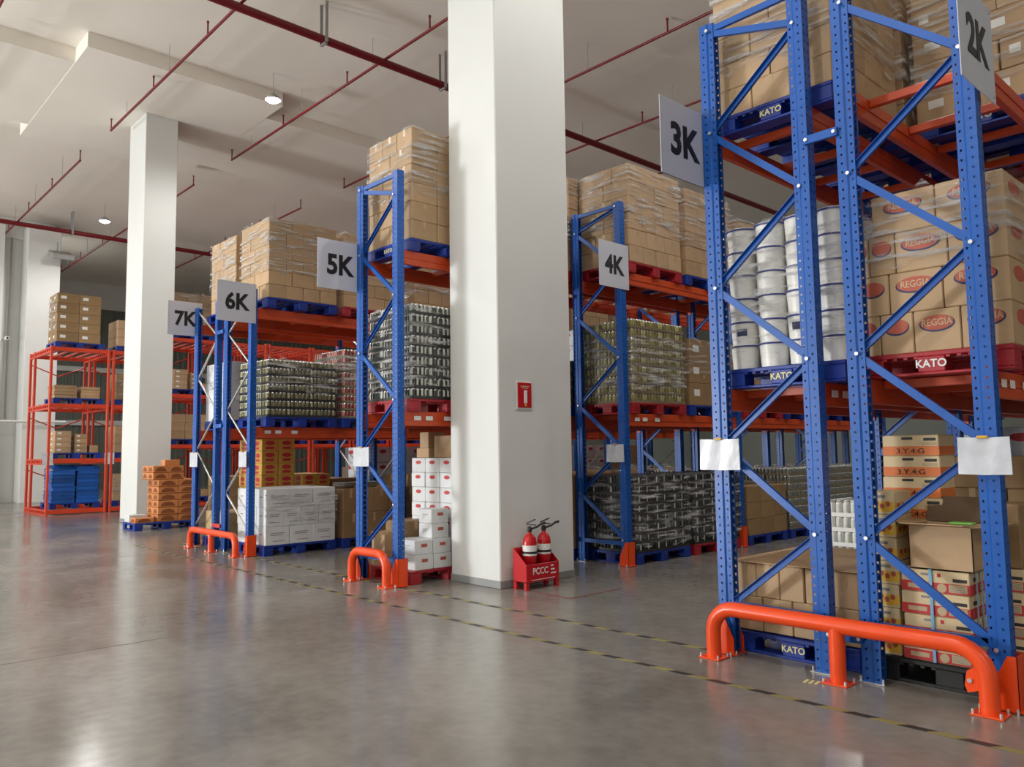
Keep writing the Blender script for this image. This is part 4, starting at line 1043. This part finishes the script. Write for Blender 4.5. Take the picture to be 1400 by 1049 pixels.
def extinguisher(y, lb):
    t = thing('fire_extinguisher', lb, 'fire extinguisher', (-4.29*S+.12, 4.145*S+y, .087))
    r = .078
    ob('cylinder', MB().lathe([(0, 0), (r, 0), (r, .40), (r*.9, .45), (r*.55, .49), (.022, .505), (.022, .53)], 20).mesh('cylinder', M['fire']), t)
    ob('paper_label', MB().lathe([(r+.0015, .27), (r+.0015, .38)], 20).mesh('paper_label', M['paper']), t)
    ob('black_band', MB().lathe([(r+.003, .29), (r+.003, .315)], 20).mesh('black_band', M['ink']), t)
    v = ob('valve', MB().lathe([(.024, .52), (.03, .54), (.02, .58), (0, .58)], 12).mesh('valve', M['black']), t)
    ob('handle', MB().box((.035, 0, .60), (.14, .02, .012), .003, rot=None).box((.02, 0, .635), (.15, .02, .012), .003, 0, Matrix.Rotation(-.35, 3, 'Y')).mesh('handle', M['black']), v)
    ob('hose', MB().tube([(.01, .03, .555), (.02, .10, .57), (.02, .17, .60), (.02, .22, .605)], [.012, .012, .013, .016], 8).mesh('hose', M['black']), t)
extinguisher(-.10, 'red fire extinguisher, left one in the stand by the column')
extinguisher(.12, 'red fire extinguisher, right one in the stand by the column')
t = thing('alarm_panel', 'small red fire alarm push panel mounted on the right face of the column', 'alarm panel', H(-4.333, 4.16, 1.415))
ob('white_frame', MB().box((.004, 0, 0), (.012, .25, .32), .004).mesh('white_frame', M['whitewall']), t)
ob('red_face', MB().box((.012, 0, .005), (.012, .215, .285), .004).mesh('red_face', M['fire']), t)
ob('white_button', MB().box((.018, .01, -.015), (.014, .05, .15), .02).mesh('white_button', M['whiteprint']), t)
ob('lettering', MB().box((.0185, 0, .105), (.002, .13, .012)).box((.0185, 0, .085), (.002, .10, .008)).mesh('lettering', M['tanprint']), t)
ob('yellow_key', MB().box((.018, .01, -.11), (.012, .03, .025), .005).mesh('yellow_key', M['yellowprint']), t)

# ------------------------------------------------------------------ ceiling services
def ptube(a, b, r, n=10): return MB().tube([(p[0]*S, p[1]*S, p[2]*S) for p in (a, b)], r, n)
PZ = 6.0
sprig = MB().tube([(0, 0, 0), (0, 0, .24)], .016, 6).tube([(0, 0, .24), (0, 0, .27)], .024, 6).mesh('sprinkler_riser', M['pipe'])
rod = MB().tube([(0, 0, 0), (0, 0, (ZC-PZ)*S)], .006, 5).mesh('hanger_rod', M['grey'])
def main_pipe(X, ys_, lbm, wh):
    t = thing('sprinkler_main', lbm, 'pipe', H(X, 0, PZ))
    ob('pipe_body', MB().tube([(0, YS*S+.2, -.09), (0, YN*S-.2, -.09)], .075, 16).mesh('pipe_body', M['pipe']), t)
    for y in (2.9, 4.6, 6.4, 8.2):
        ob('hanger', MB().span(-.10, -.09, -.03, .03, -.18, (ZC-PZ)*S).span(.09, .10, -.03, .03, -.18, (ZC-PZ)*S).span(-.10, .10, -.03, .03, -.18, -.165).mesh('hanger', M['grey']), t, (0, y*S, 0))
    for n, y in enumerate(ys_):
        b = thing('sprinkler_branch', 'thin red sprinkler branch pipe with risers, %s along the %s main' % (NTH[n], wh), 'pipe', H(X, y, PZ))
        ob('pipe_body', MB().tube([(-4.65*S, 0, 0), (4.65*S, 0, 0)], .027, 8).mesh('pipe_body', M['pipe']), b)
        for x in (-4.64, -2.78, -.93, .93, 2.78, 4.64): ob('sprinkler_riser', sprig, b, (x*S, 0, 0))
        for x in (-3.9, -2.2, -.3, 1.5, 3.5): ob('hanger_rod', rod, b, (x*S, 0, .02))
main_pipe(-8.16, (1.6, 3.57, 5.48, 7.66, 9.56, 11.6), 'thick dark red sprinkler main crossing the ceiling behind the near column', 'middle')
main_pipe(-19.13, (1.6, 3.57, 5.48, 7.66), 'thick dark red sprinkler main at far left under the ceiling', 'far left')
main_pipe(2.8, (3.57, 5.48, 7.66, 9.56), 'thick dark red sprinkler main over the aisle right of 2K', 'right hand')
def lamp(i, x, y):
    t = thing('pendant_lamp', 'bright white high-bay pendant lamp, number', 'lamp', H(x, y, LAMP_Z))
    top = (6.19-LAMP_Z)*S if abs(x+12.6) > 9 or True else 0
    ob('suspension_rod', MB().tube([(0, 0, .10), (0, 0, (ZC-LAMP_Z)*S)], .008, 6).mesh('suspension_rod', M['grey']), t)
    ob('housing', MB().lathe([(0, .13), (.06, .13), (.14, .05), (.16, .0), (.155, -.005)], 20).mesh('housing', M['grey']), t)
    ob('lens', MB().lathe([(0, -.05), (.09, -.042), (.155, 0)], 20).mesh('lens', M['lens']), t)
    l = bpy.data.lights.new('lamp_bulb', 'SPOT'); l.spot_size = 2.9; l.spot_blend = .5; l.energy = LAMP_W; l.color = (1, .985, .95); l.shadow_soft_size = .16
    o = ob('lamp_bulb', l, t, (0, 0, -.22)); return t
LN = ['lamp glowing beside the far left wall pier', 'lamp glowing left of the far column', 'lamp hanging on a rod right of the far column', 'lamp above the 3K rack', 'lamp glowing at the top right corner above 2K',
      'lamp deep over the 6K aisle', 'lamp deep at the far left', 'lamp over the main aisle, far left', 'lamp over the main aisle, middle', 'lamp over the main aisle, near', 'lamp over the main aisle, right', 'lamp behind the viewer, middle', 'lamp behind the viewer, near', 'lamp deep at the right', 'lamp deepest over the 5K aisle']
for i, (x, y) in enumerate(LAMPS): tag(lamp(i, x, y), 'white high-bay pendant '+LN[i], 'lamp')
LABELS = {k: v for k, v in LABELS.items() if 'number' not in k}
# wall services at far left
t = thing('security_camera', 'small white security camera on a bracket on the far left wall', 'security camera', H(-20.22, 3.62, 3.62))
ob('bracket', MB().span(-.57, .12, -.02, .02, -.02, .02, .003).mesh('bracket', M['whitewall']), t); ob('camera_body', MB().box((.2, 0, -.03), (.26, .11, .11), .015).mesh('camera_body', M['whitewall']), t)
ob('camera_lens', MB().tube([(.318, 0, -.03), (.33, 0, -.03)], .035, 10).mesh('camera_lens', M['black']), t)
o = ob('conduit', MB().tube([(0, 0, 0), (0, 0, 4.1*S)], .03, 8).mesh('conduit', M['grey']), None, H(-20.5, 3.72, 1.85)); tag(o, 'grey vertical conduit on the far left wall', 'conduit')
o = ob('conduit', MB().tube([(0, -2.2*S, 0), (0, 1.6*S, 0)], .035, 8).mesh('conduit', M['whitewall']), None, H(-19.94, 3.2, 1.78)); tag(o, 'white horizontal pipe along the far left wall', 'conduit')
t = thing('wall_fan', 'grey louvred wall fan on a bracket high by the far left pier', 'wall fan', H(-19.9, 4.5, 5.55))
ob('fan_housing', MB().box((.1, .1, 0), (.7, .7, .18), .03, 0, Matrix.Rotation(.35, 3, 'Y')).mesh('fan_housing', M['grey']), t); ob('bracket', MB().tube([(0, 0, 0), (0, 0, .45)], .02, 6).mesh('bracket', M['grey']), t)
dup = {k: v for k, v in LABELS.items() if len(v) > 1}
print('things', sum(map(len, LABELS.values())), 'objects', len(bpy.data.objects), 'duplicate labels', len(dup), list(dup.items())[:6])

# ------------------------------------------------------------------ what the photograph shows: nearest pieces stay single, far small ones are joined, hidden ones left out
import zlib
KEEP = [1113, 1132, 2114, 2244, 2818, 3147, 5792, 7591, 8821, 9529, 11980, 12600, 13576, 14590, 16380, 16910, 18069, 18724, 23888, 24207, 26380, 27271, 28017, 29005, 32319, 32377, 33165, 34624, 36401, 38095, 39014, 39150, 41817, 41986, 46016, 47045, 49314, 50000, 51300, 54427, 55157, 57256, 57606, 58072, 58647, 58862, 58888, 62418, 63277, 63425, 63494, 64358, 66535, 68301, 68665, 69387, 72369, 73876, 75246, 76638, 78522, 79050, 79238, 79396, 80369, 81347, 83173, 85633, 86112, 86525, 86707, 86735, 88087, 88820, 89539, 90016, 90694, 91230, 92517, 92540, 96359, 96790, 97139, 101010, 105886, 106065, 107048, 107547, 108207, 108235, 109958, 110152, 114893, 115693, 115818, 116607, 116950, 117247, 117645, 118187, 118318, 119083, 119614, 122045, 123185, 123447, 127886, 128672, 128701, 132822, 133621, 135113, 136146, 138291, 139839, 141703, 142237, 143259, 143558, 144665, 145919, 146182, 146328, 148166, 149422, 151448, 151967, 152974, 153135, 154930, 156025, 157587, 157681, 158978, 159441, 159638, 162047, 162376, 164880, 167767, 168442, 168529, 169426, 169691, 170126, 171109, 172847, 172920, 173713, 175120, 176257, 176404, 178409, 178627, 178658, 184284, 184291, 188768, 190668, 191200, 194359, 195546, 196330, 197056, 199376, 200903, 202031, 203066, 203705, 204055, 204247, 204995, 206397, 207809, 208476, 210715, 213209, 213962, 216223, 217668, 218400, 219060, 222631, 223096, 224418, 224565, 226443, 226891, 231338, 234992, 236296, 236724, 238988, 239492, 240289, 240892, 243864, 246175, 248068, 248404, 248757, 250116, 250358, 251418, 253833, 255349, 257177, 257581, 259387, 259412, 259415, 260452, 261984, 263232, 263595, 263909, 265789, 269796, 273281, 273699, 274168, 274676, 275759, 276564, 278368, 279223, 280075, 283049, 283090, 283133, 283833, 284350, 286191, 286240, 289249, 291863, 293182, 295984, 296293, 296403, 297373, 298230, 299598, 299758, 299856, 302326, 304097, 305456, 307058, 307827, 307909, 308495, 309141, 309998, 313904, 316828, 317312, 318552, 318735, 320310, 323363, 326487, 327045, 327734, 330546, 330687, 331949, 332902, 334054, 336196, 336350, 336597, 336649, 337203, 338224, 338925, 339160, 340072, 340851, 341321, 342011, 342529, 342727, 343136, 343832, 345679, 346530, 350477, 352238, 353310, 358189, 358342, 363280, 363479, 364959, 365086, 365436, 367000, 368381, 369375, 370522, 371240, 371791, 373092, 373562, 374584, 375597, 376193, 377325, 377848, 379919, 380146, 380317, 381274, 382956, 384902, 386198, 387532, 390778, 390989, 391206, 391747, 391898, 392784, 392818, 393549, 393704, 396177, 396870, 396934, 397030, 400820, 402211, 402891, 405601, 406503, 406514, 406991, 407401, 407996, 409224, 409857, 412369, 412425, 413111, 414114, 416272, 418782, 419447, 421416, 422132, 423016, 428626, 428711, 430323, 434487, 435273, 436827, 438524, 438977, 441073, 442757, 443626, 444115, 444403, 445611, 446086, 447029, 447234, 448233, 449391, 449410, 452096, 453318, 453421, 454118, 454149, 456022, 456350, 456674, 457311, 458385, 458493, 460057, 460552, 461240, 462124, 463606, 464870, 465477, 467760, 467882, 468108, 469115, 469522, 469969, 470512, 471486, 472675, 473667, 475572, 475985, 477078, 477125, 477729, 477769, 478243, 479773, 479868, 479930, 480021, 481087, 481417, 486521, 486700, 486752, 488040, 488671, 488983, 491515, 495779, 496564, 496739, 498805, 498875, 502024, 503431, 506324, 509254, 510762, 512186, 512644, 513477, 513706, 516695, 517980, 519029, 521236, 523326, 525826, 526535, 526564, 528513, 529170, 530280, 530815, 531592, 532966, 533027, 534306, 535567, 536233, 536256, 537612, 538055, 538472, 542697, 543888, 546145, 546445, 546599, 547050, 547492, 548902, 552143, 552882, 554071, 555854, 556819, 560952, 562083, 562338, 562974, 563195, 563506, 563613, 563942, 564237, 564294, 564717, 566423, 567366, 567395, 568740, 570547, 572140, 572802, 573791, 574399, 576984, 577271, 578090, 578705, 579355, 581120, 581502, 582627, 582909, 584306, 584638, 584701, 584787, 585515, 586662, 586804, 587871, 588001, 588052, 588987, 590527, 592712, 595935, 596522, 596645, 596737, 596983, 598190, 599728, 599915, 601764, 603601, 603890, 607499, 609284, 609731, 611277, 614450, 615378, 615655, 616104, 616324, 618521, 618799, 622749, 626539, 629386, 629534, 630317, 630319, 630952, 631836, 632145, 632885, 638234, 638407, 638714, 639950, 640085, 640563, 641447, 647370, 647441, 648854, 649044, 649386, 649586, 650302, 651215, 651676, 652698, 653878, 656999, 658880, 661275, 663246, 663751, 664152, 664459, 665654, 666121, 666614, 666785, 667306, 670842, 672252, 673162, 677817, 678731, 680392, 680668, 680838, 688536, 693323, 693590, 693610, 696686, 696770, 697289, 697456, 698720, 699855, 702062, 703305, 706709, 707655, 709725, 710319, 713100, 713974, 715022, 716282, 720996, 721390, 722104, 724221, 724924, 725411, 731829, 733422, 733464, 733851, 734062, 735473, 735949, 740442, 741782, 746326, 747439, 749203, 749761, 750392, 751426, 751671, 753257, 753341, 754331, 757690, 758439, 761334, 763348, 763938, 764760, 767844, 768099, 768703, 770032, 770033, 770636, 771389, 773072, 775698, 776059, 777271, 777380, 777434, 778941, 780447, 781463, 782722, 782904, 786220, 786725, 789951, 790296, 793065, 796827, 797399, 799626, 799635, 800294, 800659, 800900, 801068, 801532, 801839, 802500, 802876, 802955, 806506, 806695, 807325, 808425, 809882, 810030, 810294, 811367, 812095, 814125, 815755, 816003, 817061, 817514, 817613, 822595, 826671, 828060, 828607, 829668, 830985, 832427, 833470, 837435, 840437, 841152, 841915, 843021, 843259, 843693, 844033, 845191, 847273, 848967, 849357, 849419, 850484, 852793, 853580, 853785, 854016, 854252, 855742, 857107, 857248, 858265, 858522, 858928, 859806, 860335, 862255, 863075, 865567, 867564, 868482, 868526, 869041, 869724, 874267, 874935, 875351, 875961, 875984, 876251, 879428, 879743, 880963, 882489, 882657, 882832, 883135, 883448, 883493, 884354, 885159, 885606, 887911, 890014, 892617, 893694, 894304, 896956, 899561, 900024, 900961, 902391, 902633, 902886, 904405, 909178, 914178, 914690, 921854, 922992, 925850, 927232, 927380, 928020, 928557, 929327, 930965, 931777, 933477, 935261, 935392, 944665, 944941, 945051, 945454, 947035, 947839, 949073, 949676, 950946, 953242, 954554, 954717, 957299, 958217, 959153, 959460, 962404, 963843, 964166, 965722, 966597, 966686, 968707, 969356, 970409, 971687, 971727, 972283, 973674, 974238, 975146, 977084, 977316, 978112, 978183, 978459, 979302, 980087, 980444, 983334, 983494, 986095, 986150, 986971, 987552, 988862, 988874, 989456, 992101, 993282, 993823, 995264, 995468, 996809, 998475, 998572, 999561]
JOIN = [1833, 2063, 5338, 6520, 10614, 11488, 11554, 14628, 17164, 28383, 28604, 29935, 31174, 35381, 35710, 36401, 37308, 40498, 40791, 41017, 41473, 42939, 43041, 45267, 46476, 49400, 50855, 51359, 58193, 58869, 59433, 59749, 65064, 65150, 68233, 69455, 70677, 71265, 74000, 76018, 76866, 76963, 77658, 79815, 80250, 80428, 80524, 80937, 82181, 87143, 89368, 89571, 92638, 93904, 97146, 98101, 98514, 100282, 100545, 106154, 106857, 107206, 107556, 108203, 109417, 110991, 116706, 124742, 126772, 127878, 130383, 132741, 136007, 136034, 139830, 139954, 145342, 146800, 148038, 149052, 149144, 149883, 161520, 161704, 162520, 163395, 164659, 165471, 167209, 169243, 171068, 172938, 173894, 173925, 174892, 175222, 175766, 175778, 181043, 185815, 185978, 187422, 190481, 191016, 192094, 194649, 195759, 197280, 197611, 198376, 199509, 206995, 208355, 208666, 215537, 219416, 219491, 226938, 228985, 232090, 238195, 238403, 240907, 247391, 248607, 250624, 252389, 254090, 254389, 254616, 258788, 259100, 259893, 260639, 262253, 262535, 264195, 265532, 265967, 266815, 273558, 273748, 274674, 275485, 277770, 279859, 281260, 282375, 287259, 288377, 291052, 292936, 295363, 300597, 301855, 302727, 307067, 307732, 308005, 313929, 315574, 317777, 320537, 322322, 322494, 322874, 329254, 330222, 332560, 332782, 332982, 333889, 336441, 341081, 341889, 344707, 346938, 349273, 349370, 349664, 351207, 352220, 354536, 354799, 355132, 355247, 360099, 364038, 364470, 365614, 365852, 367020, 367189, 369763, 371048, 371371, 379505, 380764, 383427, 384150, 384621, 391808, 397021, 399759, 401018, 402421, 408001, 410493, 412477, 412705, 413531, 414556, 417857, 420429, 420478, 422008, 423152, 423849, 424651, 428711, 433751, 440775, 443694, 445070, 448537, 448588, 453276, 453466, 454584, 455057, 457117, 458453, 461270, 461475, 463866, 464513, 465612, 467233, 469319, 471343, 472036, 474381, 476446, 477918, 478030, 481853, 482643, 489344, 494349, 494762, 497931, 500047, 501615, 501769, 504587, 504889, 506151, 506446, 506846, 507505, 508624, 509915, 510282, 514633, 521150, 521646, 524033, 525296, 526954, 527439, 527820, 527989, 532754, 533060, 533858, 542501, 548509, 549653, 552032, 552761, 565849, 567255, 569455, 569892, 570653, 570879, 571067, 575078, 578374, 580784, 587105, 588029, 595788, 596926, 598608, 598638, 600784, 601639, 602239, 602641, 603359, 604137, 605873, 606014, 606024, 606661, 606666, 607498, 607940, 609602, 609769, 611037, 611065, 613299, 613495, 614081, 614927, 618342, 624135, 624653, 629567, 629676, 630403, 630581, 631776, 632196, 638229, 640809, 643194, 646730, 647985, 649738, 654616, 662588, 662912, 666139, 667334, 669480, 670124, 672747, 673147, 675189, 676551, 677994, 680993, 681413, 686099, 689529, 691261, 692322, 695257, 695933, 699376, 706017, 706164, 712309, 715245, 715647, 718603, 719332, 721460, 724505, 724827, 724845, 730626, 731508, 732384, 736699, 737421, 743045, 744014, 745184, 747888, 749599, 750379, 751114, 751994, 755064, 756373, 763847, 764154, 766245, 768109, 768667, 771990, 773043, 775478, 776013, 777034, 780407, 782497, 784205, 787353, 793422, 794330, 794539, 794862, 795856, 797617, 798128, 798317, 800128, 802285, 804805, 805357, 806002, 808320, 809939, 810528, 812384, 812837, 815037, 818683, 822734, 823778, 825935, 825987, 827211, 827724, 829024, 829094, 830074, 836172, 841160, 841236, 844208, 845482, 847451, 848463, 849875, 850318, 855069, 859930, 861634, 865038, 866740, 869885, 870722, 872769, 872966, 873516, 875474, 875729, 877529, 877999, 881491, 881617, 886719, 889611, 890346, 891694, 893852, 893904, 895302, 896133, 900920, 900928, 901172, 902913, 902917, 904415, 904600, 909939, 910476, 911840, 912197, 913591, 913771, 916669, 918418, 919203, 921111, 923963, 925276, 926579, 931869, 932188, 935415, 935814, 935876, 936051, 936899, 937327, 938948, 939878, 943166, 946564, 946887, 948552, 949530, 952170, 957350, 958305, 958817, 960487, 960730, 961310, 961741, 962708, 963610, 965452, 966962, 969206, 969895, 973081, 975371, 975437, 981281, 981389, 981547, 983540, 984879, 985224, 985760, 985933, 986180, 987506, 989915, 991991, 992974, 994525, 994952, 995354, 997927, 999480, 999950]
def code(t): return zlib.crc32(t.encode()) % 1000003
if KEEP:
    kp = set(KEEP); jn = set(JOIN); bins = {}
    for o in [q for q in C.objects if not q.parent and q.get('category') in ('carton', 'can tray', 'pallet', 'bucket')]:
        c = code(o['label'])
        if c in kp: continue
        tree = [o]+list(o.children)+[g for ch in o.children for g in ch.children]
        if c in jn:
            mb, ms = bins.setdefault(o.name.split('.')[0], (MB(), []))
            T0 = Matrix.LocRotScale(o.location, o.rotation_euler, o.scale)
            for q in [o]+list(o.children):
                me = q.data
                if me is None: continue
                Mx = T0 if q is o else T0 @ Matrix.LocRotScale(q.location, q.rotation_euler, q.scale)
                mm = []
                for m in me.materials:
                    if m not in ms: ms.append(m)
                    mm.append(ms.index(m))
                b = len(mb.v); mb.v += [tuple(Mx @ v.co) for v in me.vertices]
                for p in me.polygons: mb.f.append([b+i for i in p.vertices]); mb.m.append(mm[p.material_index]); mb.s.append(p.use_smooth)
        for q in tree[::-1]: bpy.data.objects.remove(q)
    for k, (mb, ms) in bins.items():
        o = ob(k, mb.mesh(k, ms)); kd = k.replace('_', ' ')
        tag(o, 'the many small far %ss stacked deep in the racks, joined' % kd if k != 'can_tray' else 'the many small far can trays stacked deep in the racks, joined', 'carton' if 'carton' in k else 'can tray', None, 'stuff')
